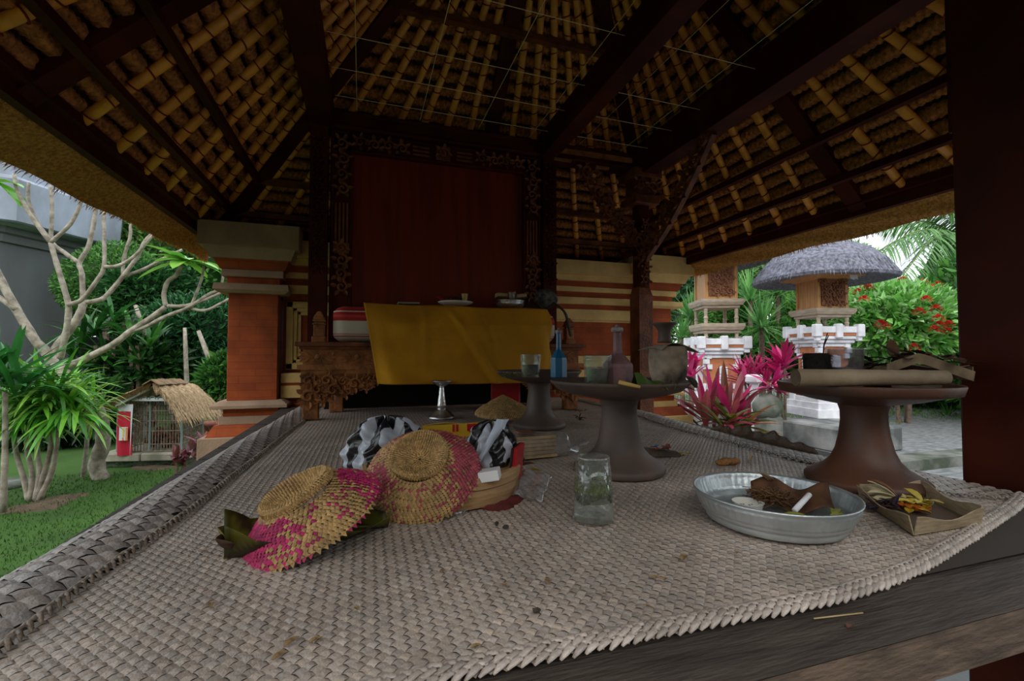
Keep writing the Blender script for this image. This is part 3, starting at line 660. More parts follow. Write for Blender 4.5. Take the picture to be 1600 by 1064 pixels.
def tumbler(mb_, r0, r1, h, c=(0, 0, 0), facets=True, n=48, inv=False):
    """a pressed tumbler: outside with a diamond band, inside wall, thick foot"""
    prof = []
    for k in range(25):
        z = h * k / 24; r = lerp(r0, r1, z / h); prof.append((r, z))
    def wob(t, z):
        if not facets: return 0
        q = z / h
        if .22 < q < .78: return .035 * (abs(math.sin(8 * t + q * 16)) + abs(math.sin(8 * t - q * 16)) - 1) * min(1, (q - .22) * 12, (.78 - q) * 12)
        return .02 * max(0, .04 - abs(q - .82)) * 25
    inner = [(lerp(r0, r1, z / h) * .88, z) for z in (h, h * .5, h * .12)] + [(0, h * .10)]
    mb_.lathe([(0, 0)] + prof + inner, n, c, wob=lambda t, z: wob(t, z))
tx = Xy(726, 2.12)
b = MB(); tumbler(b, .012, .016, .034, (tx, 2.12, TZ + .024), False, 24); o = b.build('small_glass', mat('amber_glass', (.42, .30, .08), rough=.2), smooth=True); tag(o, 'tiny yellowish glass on the white round plate', 'glass')
cx2 = Xy(798, 2.13)
b = MB(); b.lathe([(.05, 0), (.062, .004), (.072, .02), (.07, .028), (.075, .032), (.074, .036), (.066, .032), (.06, .012), (0, .008)], 48, (cx2, 2.14, TZ), wob=lambda t, z: .012 * math.sin(30 * t)); o = b.build('silver_bowl', CHROME, smooth=True); tag(o, 'embossed silver bowl near the end of the yellow cloth', 'bowl')
PALM = mat('dried_palm_leaf', (.46, .35, .18), (.32, .22, .10), 12, .7, bump=.2, stretch=(1, 6, 6))
for px, w, lb in ((785, .05, 'small tan palm-leaf tray standing in the silver bowl, beside the glass'), (815, .05, 'small tan palm-leaf tray tilted over the outer rim of the silver bowl')):
    t_ = MB(); x = Xy(px, 2.12); R = Euler((0, -.15 if px > 800 else .05, 0)).to_matrix()
    t_.box((x, 2.14, TZ + .052), (w, .05, .003), R); t_.box((x, 2.116, TZ + .06), (w, .002, .018), R); t_.box((x, 2.165, TZ + .06), (w, .002, .018), R); t_.box((x - w / 2, 2.14, TZ + .06), (.002, .05, .02), R); t_.box((x + w / 2, 2.14, TZ + .06), (.002, .05, .02), R)
    o = t_.build('palm_leaf_tray', PALM); tag(o, lb, 'tray')
b = MB(); tumbler(b, .013, .019, .045, (Xy(799, 2.12), 2.11, TZ + .03), False, 24); o = b.build('small_glass', GLASS, smooth=True); tag(o, 'small clear glass between two palm-leaf trays in the silver bowl', 'glass')
bx = Xy(852, 2.14)
bu = thing('cloth_bundle', (bx, 2.14, TZ), 'round dark speckled cloth bundle at the end of the altar', 'bundle')
b = MB(); b.ball((bx, 2.14, TZ + .052), (.062, .055, .05), 24, 16, wob=.05); b.build('bundle_body', mat('speckled_cloth', (.13, .12, .10), (.03, .03, .028), 40, .9, bump=.4, bscale=60), bu, smooth=True)
b = MB(); b.tube(sm([(bx + .03, 2.10, TZ + .03), (bx + .07, 2.06, TZ - .02), (bx + .085, 2.05, TZ - .08), (bx + .10, 2.05, TZ - .14)]), .012, 8, flat=.5); b.build('strap', mat('dark_strap', (.05, .035, .025), rough=.8), bu, smooth=True)

# ---------------------------------------------------------------- things under and before the altar
REDP = mat('red_plastic', (.45, .012, .018), rough=.35, spec=.5)
c = onmat(566, 634); c.y += .09; c.x += .03
rb = thing('red_bowl', (c.x, c.y, M + .003), 'wide red bowl with a pale patterned rim under the carved bench', 'bowl')
b = MB(); b.lathe([(.045, 0), (.06, .003), (.105, .045), (.13, .085), (.127, .087), (.10, .045), (.05, .008), (0, .006)], 48, tuple(rb.location)); b.build('bowl_body', mat('red_lacquer', (.33, .012, .012), rough=.3), rb, smooth=True)
b = MB()
for k in range(60):
    a = 2 * PI * k / 60; r = .1285; b.box((c.x + r * math.cos(a), c.y + r * math.sin(a), M + .086), (.006, .008, .006), Euler((0, 0, a)).to_matrix())
b.build('rim_beads', mat('bead_pale', (.5, .42, .3), rough=.5), rb)
c = at(790, 628, z=M + .0); c = onmat(790, 640)
b = MB(); b.box((c.x, c.y, M + .004 + .075), (.145, .07, .15), Euler((0, 0, -.3)).to_matrix(), bev=.008); o = b.build('red_box', REDP); tag(o, 'plain bright red plastic container behind the golden straw cover', 'container')
# silver pedestal
c = onmat(690, 655)
sp = thing('silver_pedestal', (c.x, c.y, M + .003), 'silver metal pedestal cup with a beaded foot in front of the yellow cloth', 'pedestal cup')
x, y = c.x, c.y
b = MB(); b.lathe([(.054, 0), (.056, .006), (.052, .012), (.047, .016), (.038, .026), (.026, .034), (.021, .040), (.0, .042)], 48, (x, y, M + .003), wob=lambda t, z: .02 * math.sin(24 * t) if z < .02 else 0); b.build('foot', CHROME, sp, smooth=True)
b = MB(); b.lathe([(.020, .039), (.0185, .06), (.0135, .10), (.0105, .128), (.009, .134)], 24, (x, y, M + .003)); b.build('stem', mat('bright_foil', (.8, .8, .8), rough=.22, metal=.9, bump=.5, bscale=40), sp, smooth=True)
b = MB(); b.lathe([(.009, .133), (.02, .139), (.036, .15), (.045, .158), (.044, .160), (.03, .153), (.012, .142), (0, .141)], 40, (x, y, M + .003)); b.build('cup', CHROME, sp, smooth=True)
for k in range(26):
    pass

# ---------------------------------------------------------------- clay pedestal trays
def pedestal(px, py, R, rb_, h, m, label, shift=(0, 0), rim=.012, rn=.042):
    c = onmat(px, py); c.x += shift[0]; c.y += shift[1]
    t = thing('pedestal_tray', (c.x, c.y, M + .003), label, 'pedestal tray')
    k = rb_
    b = MB(); b.lathe([(k * .97, 0), (k, .004), (k, .012), (k * .96, .017), (k * .85, .024), (k * .68, .035), (k * .55, .05), (k * .47, .07), (rn * 1.05, .10), (rn * .97, .13), (rn * .98, .15), (rn * 1.08, .165), (rn * 1.2, .17)], 64, (c.x, c.y, M + .003), wob=lambda a, z: .006 * math.sin(3 * a + 20 * z)); b.build('foot', m, t, smooth=True)
    b = MB(); b.lathe([(rn * .9, .163), (rn * 1.3, .166), (R * .62, .175), (R * .86, .186), (R * .97, h - rim * .6), (R, h - .002), (R * .99, h + .001), (R * .955, h - .001), (R * .90, h - .012), (R * .5, h - .018), (0, h - .019)], 72, (c.x, c.y, M + .003), wob=lambda a, z: .006 * math.sin(2 * a + 1)); b.build('tray', m, t, smooth=True)
    return c, M + .003 + h
P1, z1 = pedestal(1352, 757, .158, .108, .208, CLAY_R, 'large red-brown clay pedestal tray beside the thick dark post', rim=.03)
P2, z2 = pedestal(968, 736, .161, .104, .208, CLAY_D, 'dark grey clay pedestal tray in the middle carrying the mauve bottle')
P3, z3 = pedestal(842, 668, .160, .10, .209, CLAY_D, 'small-looking farther clay pedestal tray carrying the blue bottle', (0, 0))

def bottle(px, py, ztop_, Y, s, m, lab, capm, hh):
    c = at(px, py, zc=Y); z0 = ztop_ - .0165
    t = thing('glass_bottle', (c.x, c.y, z0), lab, 'bottle')
    b = MB(); w = s
    prof = [(w * .92, 0), (w, .003), (w, hh * .36), (w * .96, hh * .40), (w * .36, hh * .56), (w * .30, hh * .60), (w * .27, hh * .88), (w * .34, hh * .885), (w * .34, hh * .91)]
    n = 8; v = []
    def sq(t_, k):                                              # octagonal body, round neck
        return 1 if k > 3 else (1.0 if True else 1)
    b.lathe([(0, 0)] + prof, 8, (c.x, c.y, z0)); b.build('bottle_body', m, t)
    b = MB(); b.lathe([(w * .36, hh * .90), (w * .38, hh * .93), (w * .34, hh * .96), (w * .15, hh * .965), (w * .12, hh), (0, hh * 1.01)], 16, (c.x, c.y, z0), wob=lambda a, z: .06 * math.sin(5 * a)); b.build('stopper', capm, t, smooth=True)
    return t
FOIL = mat('crumpled_plastic', (.4, .36, .34), (.2, .17, .17), 60, .4, bump=.6, bscale=90)
bottle(965, 600, z2, 1.0, .034, mat('mauve_dusty_glass', (.23, .115, .115), (.12, .065, .065), 30, .5, bump=.2, bscale=60, spec=.5), 'dusty mauve bottle with a wrapped stopper on the middle pedestal tray', FOIL, .142)
bottle(873, 585, z3, 1.52, .029, mat('blue_glass_paint', (.015, .16, .30), (.01, .09, .20), 9, .35, spec=.6), 'bright blue bottle with a crumpled stopper on the farther pedestal tray', FOIL, .165)
def glass_of(px, zt, zc, r, h, lab, fillc, fh=.5):
    c = at(px, 590, zc=zc); z0 = zt - .0165
    t = thing('glass_tumbler', (c.x, c.y, z0), lab, 'glass')
    b = MB(); tumbler(b, r * .82, r, h, (c.x, c.y, z0)); b.build('glass_wall', GLASS, t, smooth=True)
    b = MB(); b.lathe([(0, h * .11), (r * .7, h * .11), (r * .76, h * fh), (0, h * fh)], 24, (c.x, c.y, z0), wob=lambda a, z: .03 * math.sin(5 * a)); b.build('contents', mat('murky_fill' + str(px), fillc, tuple(x * .4 for x in fillc), 40, .8, bump=.5, bscale=60), t)
glass_of(934, z2, .98, .031, .076, 'patterned glass half full of dark liquid beside the mauve bottle', (.035, .042, .014), .62)
glass_of(829, z3, 1.55, .036, .078, 'patterned glass half full of dark leaves beside the blue bottle', (.03, .035, .015), .55)
# clay pot at the back of the middle tray, its leaf lid and stemmed cup
c = at(1044, 590, zc=1.14); z0 = z2 - .014
pt = thing('clay_pot', (c.x, c.y, z0), 'soot-stained round clay pot at the back of the middle pedestal tray', 'pot')
POT = mat('sooty_clay', (.42, .33, .24), (.06, .045, .035), 14, .85, bump=.4, bscale=50, mix=(.38, .62))
b = MB(); b.lathe([(.03, 0), (.038, .004), (.046, .03), (.048, .06), (.046, .085), (.0475, .09), (.047, .095), (.042, .094), (.040, .05), (0, .02)], 40, (c.x, c.y, z0), wob=lambda a, z: .015 * math.sin(2 * a)); b.build('pot_body', POT, pt, smooth=True)
b = MB(); b.grid(lambda u, v: (c.x + (u - .5) * .108, c.y + (v - .5) * .10, z0 + .0965 + .006 * math.sin(5 * u + 3 * v) - .012 * (2 * abs(u - .5)) ** 3), 12, 12, col=(.40, .34, .26)); b.build('leaf_lid', DRY, pt, mod='solid')
b = MB(); b.lathe([(.017, 0), (.018, .004), (.015, .012), (.0155, .03), (.022, .041), (.030, .047), (.030, .05), (.02, .047), (0, .044)], 32, (c.x - .008, c.y + .002, z0 + .104)); o = b.build('stemmed_cup', CLAY_D, smooth=True); tag(o, 'small dark flared clay cup standing on the soot-stained pot', 'cup')
# leaf parcel, stick and dried bits on the middle tray
c = at(1012, 590, zc=.96); z0 = z2 - .016
b = MB()
b.grid(lambda u, v: (c.x + (u - .5) * .075 + .01 * v, c.y + (v - .5) * .05, z0 + .004 + .034 * (1 - abs(2 * v - 1)) * (1 - .75 * u) + .004 * math.sin(9 * u)), 14, 12, col=(.11, .19, .035))
o = b.build('banana_leaf_parcel', LEAFG, mod='solid'); tag(o, 'folded green banana leaf parcel right of the mauve bottle', 'parcel')
b = MB()
for k in range(140):
    a = U(0, 6.3); r = .02 * math.sqrt(U(0, 1)); b.leaf((c.x + .02 + r * math.cos(a) * 1.5, c.y - .028 + r * math.sin(a), z0 + .003 + U(0, .012)), (U(-1, 1), U(-1, 1), U(-.2, .7)), U(.006, .016), U(.002, .004), n=2, col=np.array(random.choice([(.16, .18, .08), (.09, .10, .05), (.22, .22, .12)])))
o = b.build('dried_herbs', DRY, loc=(c.x + .02, c.y - .028, z0)); tag(o, 'grey-green dried herbs beside the folded banana leaf', 'herbs', kind='stuff')
a_, b_ = at(968, 590, z=z2 + .004), at(998, 600, z=z2 - .008)
b = MB(); q0 = at(967, 590, zc=.90); q1 = at(1000, 603, zc=.90); q0.z = z2 + .006; q1.z = z2 - .004
b.tube([q0, q0.lerp(q1, .6), q1], [.0042, .004, .003], 10); o = b.build('palm_roll', mat('tan_roll', (.55, .36, .10), rough=.5), smooth=True); tag(o, 'tan cigarette-like roll lying before the mauve bottle', 'roll')
b = MB(); c = at(1062, 597, zc=1.0)
for k in range(5): b.leaf((c.x + U(-.03, .03), c.y + U(-.02, .02), z2 - .012), (U(-1, 1), U(-.6, .6), .25), .04, .022, n=4, col=(.20, .16, .13), droop=.6)
o = b.build('dried_curl', DRY, mod='solid'); tag(o, 'curled grey-brown dried leaves in front of the soot-stained pot', 'leaves')
b = MB(); c = at(798, 590, zc=1.5)
for k in range(60): b.leaf((c.x + U(-.03, .03), c.y + U(-.03, .03), z3 - .015 + U(0, .012)), (U(-1, 1), U(-1, 1), U(-.1, .6)), U(.01, .03), U(.004, .01), n=2, col=random.choice([(.28, .28, .08), (.14, .12, .05), (.2, .22, .1)]))
o = b.build('leaf_scraps', DRY); tag(o, 'yellow-green leaf scraps beside the glass on the farther tray', 'leaf scraps')

# big tray: log, cups, dried palm tray
A0, A1 = at(1243, 590, zc=.86), at(1478, 592, zc=.86)
A0.z = A1.z = z1 + .0165; 
b = MB(); n = 14; P = [A0.lerp(A1, i / n) for i in range(n + 1)]; rr = [.0165 + (.0012 if i in (5, 11) else 0) - .0002 * i for i in range(n + 1)]
lg = thing('bamboo_log', tuple((A0 + A1) / 2 - Vector((0, 0, .0165))), 'thick pale bamboo log lying across the large red-brown tray', 'bamboo log')
b.tube(P, rr, 24, cap=False); b.build('culm', mat('old_bamboo', (.40, .31, .20), (.22, .16, .10), 9, .6, stretch=(1, 1, 1), bump=.2), lg, smooth=True)
d = (A1 - A0).normalized(); b = MB(); b.tube([A0 - d * .0003, A0 + d * .004], [.0155, .0162], 24); b.build('cut_end', mat('bamboo_end', (.16, .11, .075), (.10, .07, .045), 20, .9), lg); b = MB(); b.tube([A1 - d * .004, A1 + d * .0003], [.0132, .013], 24); b.build('cut_end', MATS['bamboo_end'], lg)
zl = z1 + .004
def on1(px, zc): c = at(px, 570, zc=zc); return c
c = on1(1320, .985); z0 = z1 - .0175
dg = thing('plastic_cup', (c.x, c.y, z0), 'clear plastic tub standing behind the bamboo log', 'cup')
b = MB(); b.lathe([(.028, 0), (.030, .003), (.035, .082), (.0375, .083), (.0375, .086), (.034, .085), (.0285, .005), (0, .004)], 40, (c.x, c.y, z0 + .005)); b.build('tub_wall', PLASTIC, dg, smooth=True)
b = MB(); b.lathe([(0, .008), (.0275, .008), (.030, .05), (0, .05)], 30, (c.x, c.y, z0)); b.build('contents', mat('ash_grey', (.30, .29, .30), (.18, .18, .2), 30, .95), dg)
c2 = on1(1276, .99)
ih = thing('incense_holder', (c2.x, c2.y, z0), 'black shaggy cup holding burnt incense sticks beside the clear tub', 'incense holder')
b = MB(); b.lathe([(.022, 0), (.024, .003), (.026, .075), (.022, .079), (0, .074)], 24, (c2.x, c2.y, z0 + .002))
for k in range(900):
    a = U(0, 6.3); zz_ = U(.01, .08); q = Vector((c2.x + .025 * math.cos(a), c2.y + .025 * math.sin(a), z0 + zz_)); b.leaf(q, (math.cos(a) + U(-1, 1), math.sin(a) + U(-1, 1), U(-1, 1)), U(.006, .012), .0012, n=2)
b.build('cup_body', mat('black_fibre', (.018, .014, .011), rough=.95), ih)
for k, (dx, dz) in enumerate(((.012, .02), (.016, .035), (.019, .03))):
    b = MB(); q = Vector((c2.x + .018, c2.y, z0 + .06)); b.tube([q, q + Vector((dx * .3, 0, .03 + dz * .3)), q + Vector((dx, 0, .03 + dz))], .0011, 5); b.build('incense_stick', mat('burnt_stick', (.03, .02, .018), rough=.9), ih)
b = MB(); q = Vector((c2.x - .02, c2.y, z0 + .03)); b.tube(sm([q, q + Vector((-.015, -.01, .0)), q + Vector((-.02, -.012, -.008))]), .0011, 5); b.build('incense_stick', MATS['burnt_stick'], ih)
# dried palm tray with brown leaves (behind the log, to the post)
c = at(1420, 560, zc=.98)
dp = thing('dried_palm_tray', (c.x, c.y, z1 - .016), 'shrivelled brown palm-leaf tray heaped with dead leaves behind the bamboo log', 'offering tray')
Rz = Euler((0, 0, -.35)).to_matrix()
def lp(x, y, z): v = Rz @ Vector((x, y, 0)); return (c.x + v.x, c.y + v.y, z1 - .012 + z)
b = MB()
b.grid(lambda u, v: lp(lerp(-.085, .075, u), lerp(-.055, .045, v), .036 + .012 * (abs(2 * v - 1)) + .004 * math.sin(7 * u)), 12, 8, col=(.16, .11, .07))
b.grid(lambda u, v: lp(lerp(-.09, .08, u), -.056 - .004 * v, .026 + .02 * v + .030 * (1 - abs(2 * u - .75)) ), 14, 3, col=(.34, .25, .15))
b.grid(lambda u, v: lp(-.09 + .003 * v, lerp(-.056, .045, u), .02 + .028 * v), 6, 3, col=(.28, .20, .12)); b.grid(lambda u, v: lp(.08, lerp(-.056, .045, u), .02 + .028 * v), 6, 3, col=(.28, .20, .12))
b.build('tray_body', DRY, dp, mod=.0018)
b = MB(); b.grid(lambda u, v: lp(lerp(-.07, .06, u), lerp(-.045, .03, v), .002 + .03 * u * 0 + .032 * (1 - abs(2 * v - 1) ** 2)), 10, 8, col=(.10, .075, .06)); b.build('lower_wrap', DRY, dp, mod='solid')
b = MB()
for k in range(46):
    x = U(-.08, .08); b.leaf(lp(x, U(-.05, .04), .045 + .018 * math.exp(-(x / .05) ** 2) + U(0, .012)), (U(-1, 1), U(-1, 1), U(-.1, .5)), U(.03, .07), U(.012, .028), n=4, droop=U(0, .8), col=np.array(random.choice([(.10, .05, .03), (.14, .07, .035), (.06, .035, .025), (.18, .09, .05)])))
b.build('dead_leaves', DRY, dp)
b = MB(); c = at(1345, 577, zc=.90); b.grid(lambda u, v: (c.x + .05 * u, c.y + .02 * v, z1 + .028 + .003 * math.sin(6 * u)), 6, 3, col=(.22, .12, .24)); o = b.build('violet_scrap', DRY, mod='solid', loc=(c.x, c.y, z1 + .03)); tag(o, 'small violet leaf scrap lying on the bamboo log beside the clear tub', 'leaf')
# ---------------------------------------------------------------- woven straw covers
def woven_cone(name, prof, nu, colfn, par, holes=True, spiky=True, seed=1, ell=1.0, world=False):
    """diamond-plaited straw over a profile of (radius, height)"""
    rs = random.Random(seed); mb = MB(); base = MB()
    P = [Vector((r, z, 0)) for r, z in prof]; cum = [0]
    for i in range(1, len(P)): cum.append(cum[-1] + (P[i] - P[i - 1]).length)
    L = cum[-1]
    def pr(s):
        s = max(0, min(L, s)); return np.interp(s, cum, [p[0] for p in prof]), np.interp(s, cum, [p[1] for p in prof])
    def pt(a, s, lift=0):
        r, z = pr(s); r2, z2 = pr(min(L, s + .002)); r1, z1 = pr(max(0, s - .002)); dx, dz = r2 - r1, z2 - z1; q = math.hypot(dx, dz) or 1
        nx, nz = (-dz / q, dx / q)
        if nz < 0 and abs(nz) > .2: nx, nz = -nx, -nz
        wv = 1 + .015 * math.sin(3 * a + seed)
        return Vector(((r * wv + nx * lift) * math.cos(a), (r * wv + nx * lift) * math.sin(a) * ell, z + nz * lift + .0025 * math.sin(2 * a + seed) * r / .1))
    s = .002; j = 0
    while s < L - .001:
        r, _ = pr(s); n = max(8, int(nu * max(.12, min(1, r / max(p[0] for p in prof))))); n = int(2 ** round(math.log2(n)) * 1) if False else n
        ds = min(.0046, 2 * PI * max(r, .012) / n * .62)
        for k in range(n):
            a = 2 * PI * (k + .5 * (j % 2)) / n; da = 2 * PI / n * .54; c = colfn(a + s * 5 - .3, s / L, j, k, rs)
            h = .0016 + rs.uniform(-.0004, .0008); t = rs.uniform(-.0006, .001)
            v = [pt(a - da, s, .0002 + t), pt(a, s - ds * .98, .0003), pt(a + da, s, .0002 - t), pt(a, s + ds * .98, .0012), pt(a, s, h)]
            mb.add([tuple(x) for x in v], [(0, 1, 4), (1, 2, 4), (2, 3, 4), (3, 0, 4)], c)
        s += ds; j += 1
    if spiky:
        n = int(nu * .8)
        for k in range(n):
            a = 2 * PI * (k + rs.uniform(-.1, .1)) / n; q = pt(a, L - .002); d = (pt(a + rs.uniform(-.04, .04), L) - pt(a, L - .01)).normalized()
            w = q.cross(Vector((0, 0, 1))).normalized() * .004
            mb.add([tuple(q - w), tuple(q + w), tuple(q + d * .008 + Vector((0, 0, .001)))], [(0, 1, 2)], np.array(colfn(a, 1, j, k, rs)) * .9)
    o = mb.build(name, STRAW, par, world=world)
    bm = MB(); m = 40; v = [pt(2 * PI * k / m, cum[i], -.0012) for i in range(len(prof)) for k in range(m)]
    bm.add([tuple(x) for x in v], [(i * m + k, i * m + (k + 1) % m, (i + 1) * m + (k + 1) % m, (i + 1) * m + k) for i in range(len(prof) - 1) for k in range(m)], (.16, .09, .035))
    bm.build(name + '_lining', STRAW, par, world=world)
TAN = (.50, .31, .12); PINK = (.50, .03, .13); ROSE = (.42, .075, .10)
def crown_c(a, t, j, k, rs): return np.array(TAN) * rs.uniform(.7, 1.25)
def brim_c(pink, lobes, k_=1.0):
    """lobes: (angle, width, strength) of the dyed sectors; two strands cross, one dyed and one plain"""
    def f(a, t, j, k, rs):
        p = sum(s_ * math.exp(-((((a - c + PI) % (2 * PI)) - PI) / w) ** 2) for c, w, s_ in lobes)
        if t < .12: p *= .15
        p = p - (.32 if (j % 2 == 0) else -.10)
        return np.array(pink if rs.random() < p else TAN) * rs.uniform(.7, 1.2)
    return f
def straw_cover(loc, rot, R, label, pink, split, seed, concave=True, k=1.0):
    if pink is not None:
        Ri = rot.to_matrix().inverted(); UPI = (-FW.x * 1.0, -FW.y * 1.0, 0)
        lob = []
        for ia, w, s_ in split:            # sectors given as directions seen in the picture plane
            d = Ri @ (RT * math.cos(ia) + Vector((FW.x * .5, FW.y * .5, .86)) * math.sin(ia)); lob.append((math.atan2(d.y, d.x), w, s_))
        split = lob
    t = thing('straw_food_cover', loc, label, 'straw cover', rot=rot)
    if concave:
        cr = [(.002, .030 * k), (R * .2, .032 * k), (R * .36, .042 * k), (R * .46, .050 * k), (R * .50, .046 * k), (R * .49, .036 * k)]
    else:
        cr = [(.002, .068 * k), (R * .12, .060 * k), (R * .3, .048 * k), (R * .5, .034 * k), (R * .55, .026 * k)]
    br = [(R * .49, .036 * k), (R * .60, .030 * k), (R * .78, .018 * k), (R * .93, .004), (R, -.006)] if concave else [(R * .55, .027 * k), (R * .62, .026 * k), (R * .8, .014 * k), (R * .96, -.002), (R * .99, -.012)]
    woven_cone('crown', cr, 74, crown_c, t, spiky=False, seed=seed)
    woven_cone('brim', br, 98, brim_c(pink, split) if pink is not None else crown_c, t, seed=seed + 3)
    return t
def rot_to(nrm, spin=0):
    q = Vector(nrm).normalized().to_track_quat('Z', 'Y'); return (q.to_matrix() @ Matrix.Rotation(spin, 3, 'Z')).to_euler()
# near cover: leaning right side up on the second one
cA = at(487, 806, zc=.66); cB = at(660, 735, zc=.80)
vA = (RT * -.42 + Vector((-FW.x, -FW.y, 0)) * .28 + Vector((0, 0, 1)) * .95)
vB = (RT * -.02 + Vector((-FW.x, -FW.y, 0)) * .62 + Vector((0, 0, 1)) * .78)
hA = straw_cover(cA, rot_to(vA, 2.2), .103, 'magenta and straw woven cover lying on the banana leaf', PINK, [(4.0, 1.15, 1.45), (.5, .55, 1.2)], 11, k=1.05)
hB = straw_cover(cB, rot_to(vB, .3), .100, 'rose and straw woven cover leaning against the bamboo basket', ROSE, [(-.1, .95, 1.25), (1.6, .9, .95), (3.5, .5, 1.1)], 5, k=1.0)
cC = onmat(786, 657, .0); cC.z = M + .030
straw_cover(cC + Vector((0, 0, .012)), rot_to((-FW.x * .12, -FW.y * .12, 1)), .116, 'golden plain straw cover with a pointed top beside the farther pedestal tray', None, 0, 21, concave=False, k=.95)
cD = onmat(748, 672, .016)
t = thing('straw_food_cover', cD, 'faded pinkish straw cover squashed beneath the golden pointed one', 'straw cover', rot=rot_to((-.1, -.1, 1)))
woven_cone('brim', [(.055, .012), (.075, .008), (.092, .0), (.10, -.008)], 56, brim_c((.35, .12, .12), [(3.1, 1.5, .9)]), t, seed=8)
# banana leaf under the near cover
b = MB(); e = onmat(350, 868); f_ = onmat(600, 772); e.x -= .0; e = onmat(350, 880); f_ = onmat(606, 826); ax = (f_ - e); Lf = ax.length; ax.normalize(); sd = Vector((0, 0, 1)).cross(ax)
def bl_(u, v):
    w = .062 * math.sin(PI * min(1, .12 + .86 * u)) ** .6; q = e + ax * (u * Lf) + sd * ((v - .42) * 2 * w)
    z = M + .005 + .030 * abs(2 * v - 1) ** 2 * (1 - .5 * u) + .022 * max(0, .15 - u) / .15 * abs(2 * v - 1) + .003 * math.sin(14 * u + 7 * v)
    return (q.x, q.y, z)
b.grid(bl_, 40, 16, col=lambda u, v: np.array((.17, .16, .02)) * (1 - .5 * (u < .05)) if math.sin(u * 21 + v * 9) > -.5 else (.07, .05, .02))
b.tube([Vector(bl_(u / 10, .5)) + Vector((0, 0, .002)) for u in range(11)], .0022, 6, col=(.2, .17, .04))
for (v0, az_, L_, up_) in ((.74, .25, .026, .35), (.28, -.3, .026, .1)):
    q = Vector(bl_(.03, v0)); b.leaf(q, -ax + sd * az_ + Vector((0, 0, up_)), L_, .042, n=6, droop=-1.6, fold=.25, col=(.22, .19, .03) if v0 > .4 else (.10, .05, .025))
o = b.build('banana_leaf', LEAFG, smooth=True, mod='solid'); tag(o, 'curling olive banana leaf lying on the mat under the magenta cover', 'leaf')

# ---------------------------------------------------------------- bamboo basket and its contents
cK = onmat(692, 765); cK = Vector((0, 0, CAMZ)) + (cK - Vector((0, 0, CAMZ))) * 1.0; cK.z = M
KX, KY = cK.x, cK.y
BASK = mat('bamboo_basket', (.47, .29, .14), (.30, .17, .075), 5, .6, bump=.25, bscale=30, stretch=(3, 3, 40), mix=(.3, .7))
bk = thing('bamboo_basket', (KX, KY, M + .003), 'shallow round bamboo basket holding the zebra plastic bag', 'basket')
b = MB(); b.lathe([(.140, .002), (.150, .002), (.153, .02), (.152, .032), (.149, .033), (.149, .05), (.143, .05), (.141, .034), (.140, .008)], 72, (KX, KY, M + .003)); b.build('basket_wall', BASK, bk, smooth=False)
b = MB(); b.lathe([(.149, .034), (.1555, .034), (.1565, .046), (.154, .054), (.147, .055), (.144, .05)], 72, (KX, KY, M + .003)); b.build('rim_band', BASK, bk, smooth=False)
b = MB(); b.lathe([(0, .006), (.141, .006)], 48, (KX, KY, M + .003)); b.build('woven_bottom', BASK, bk)
def zebra():
    m = bpy.data.materials.new('zebra_plastic'); m.use_nodes = True; nt = m.node_tree; N = nt.nodes; L = nt.links; p = N['Principled BSDF']; p.inputs['Roughness'].default_value = .28; p.inputs['Specular IOR Level'].default_value = .6
    tc = N.new('ShaderNodeTexCoord'); w = N.new('ShaderNodeTexWave'); w.inputs['Scale'].default_value = 7; w.inputs['Distortion'].default_value = 3.5; w.inputs['Detail'].default_value = 1; w.inputs['Detail Scale'].default_value = 1.2
    mp = N.new('ShaderNodeMapping'); mp.inputs['Rotation'].default_value = (0, .35, .9); L.new(tc.outputs['Object'], mp.inputs[0]); L.new(mp.outputs[0], w.inputs['Vector'])
    r = N.new('ShaderNodeValToRGB'); r.color_ramp.interpolation = 'CONSTANT'; r.color_ramp.elements[0].color = (.012, .012, .014, 1); r.color_ramp.elements[1].color = (.45, .48, .55, 1); r.color_ramp.elements[1].position = .64
    L.new(w.outputs['Fac'], r.inputs[0]); L.new(r.outputs[0], p.inputs['Base Color'])
    n = N.new('ShaderNodeTexVoronoi'); n.inputs['Scale'].default_value = 38; L.new(tc.outputs['Object'], n.inputs['Vector']); bp = N.new('ShaderNodeBump'); bp.inputs['Strength'].default_value = .5; bp.inputs['Distance'].default_value = .006; L.new(n.outputs['Distance'], bp.inputs['Height']); L.new(bp.outputs[0], p.inputs['Normal'])
    return m
ZEB = zebra()
zb = thing('zebra_plastic_bag', (KX - .01, KY + .06, M + .012), 'crumpled black and white zebra-striped plastic bag filling the basket behind the rose cover', 'bag')
def crumple(u, v, rx, ry, rz, c, seed):
    t = 2 * PI * u; ph = PI * (v * .98 + .01); w = 1 + .10 * math.sin(5 * t + seed + 3 * ph) * math.sin(ph) + .06 * math.sin(11 * t - 5 * ph) + .05 * math.sin(17 * ph + 3 * t)
    z = math.cos(ph); z = z if z > -.6 else -.6
    return (c[0] + rx * w * math.sin(ph) ** .7 * math.cos(t), c[1] + ry * w * math.sin(ph) ** .7 * math.sin(t), c[2] + rz * (z + .6) / 1.6 * (1 + .10 * math.sin(7 * t + seed)))
qL = at(585, 690, zc=.96); qR = at(768, 695, zc=.93)
b = MB()
b.grid(lambda u, v: crumple(u, v, .080, .055, .118, (qL.x + .025, qL.y + .0, M + .012), 1), 90, 50)
b.build('bag_left_lobe', ZEB, zb, smooth=True)
b = MB(); b.grid(lambda u, v: crumple(u, v, .058, .05, .112, (qR.x, qR.y, M + .014), 4), 80, 44)
h0, h1 = at(748, 722, zc=.86), at(786, 655, zc=.88)
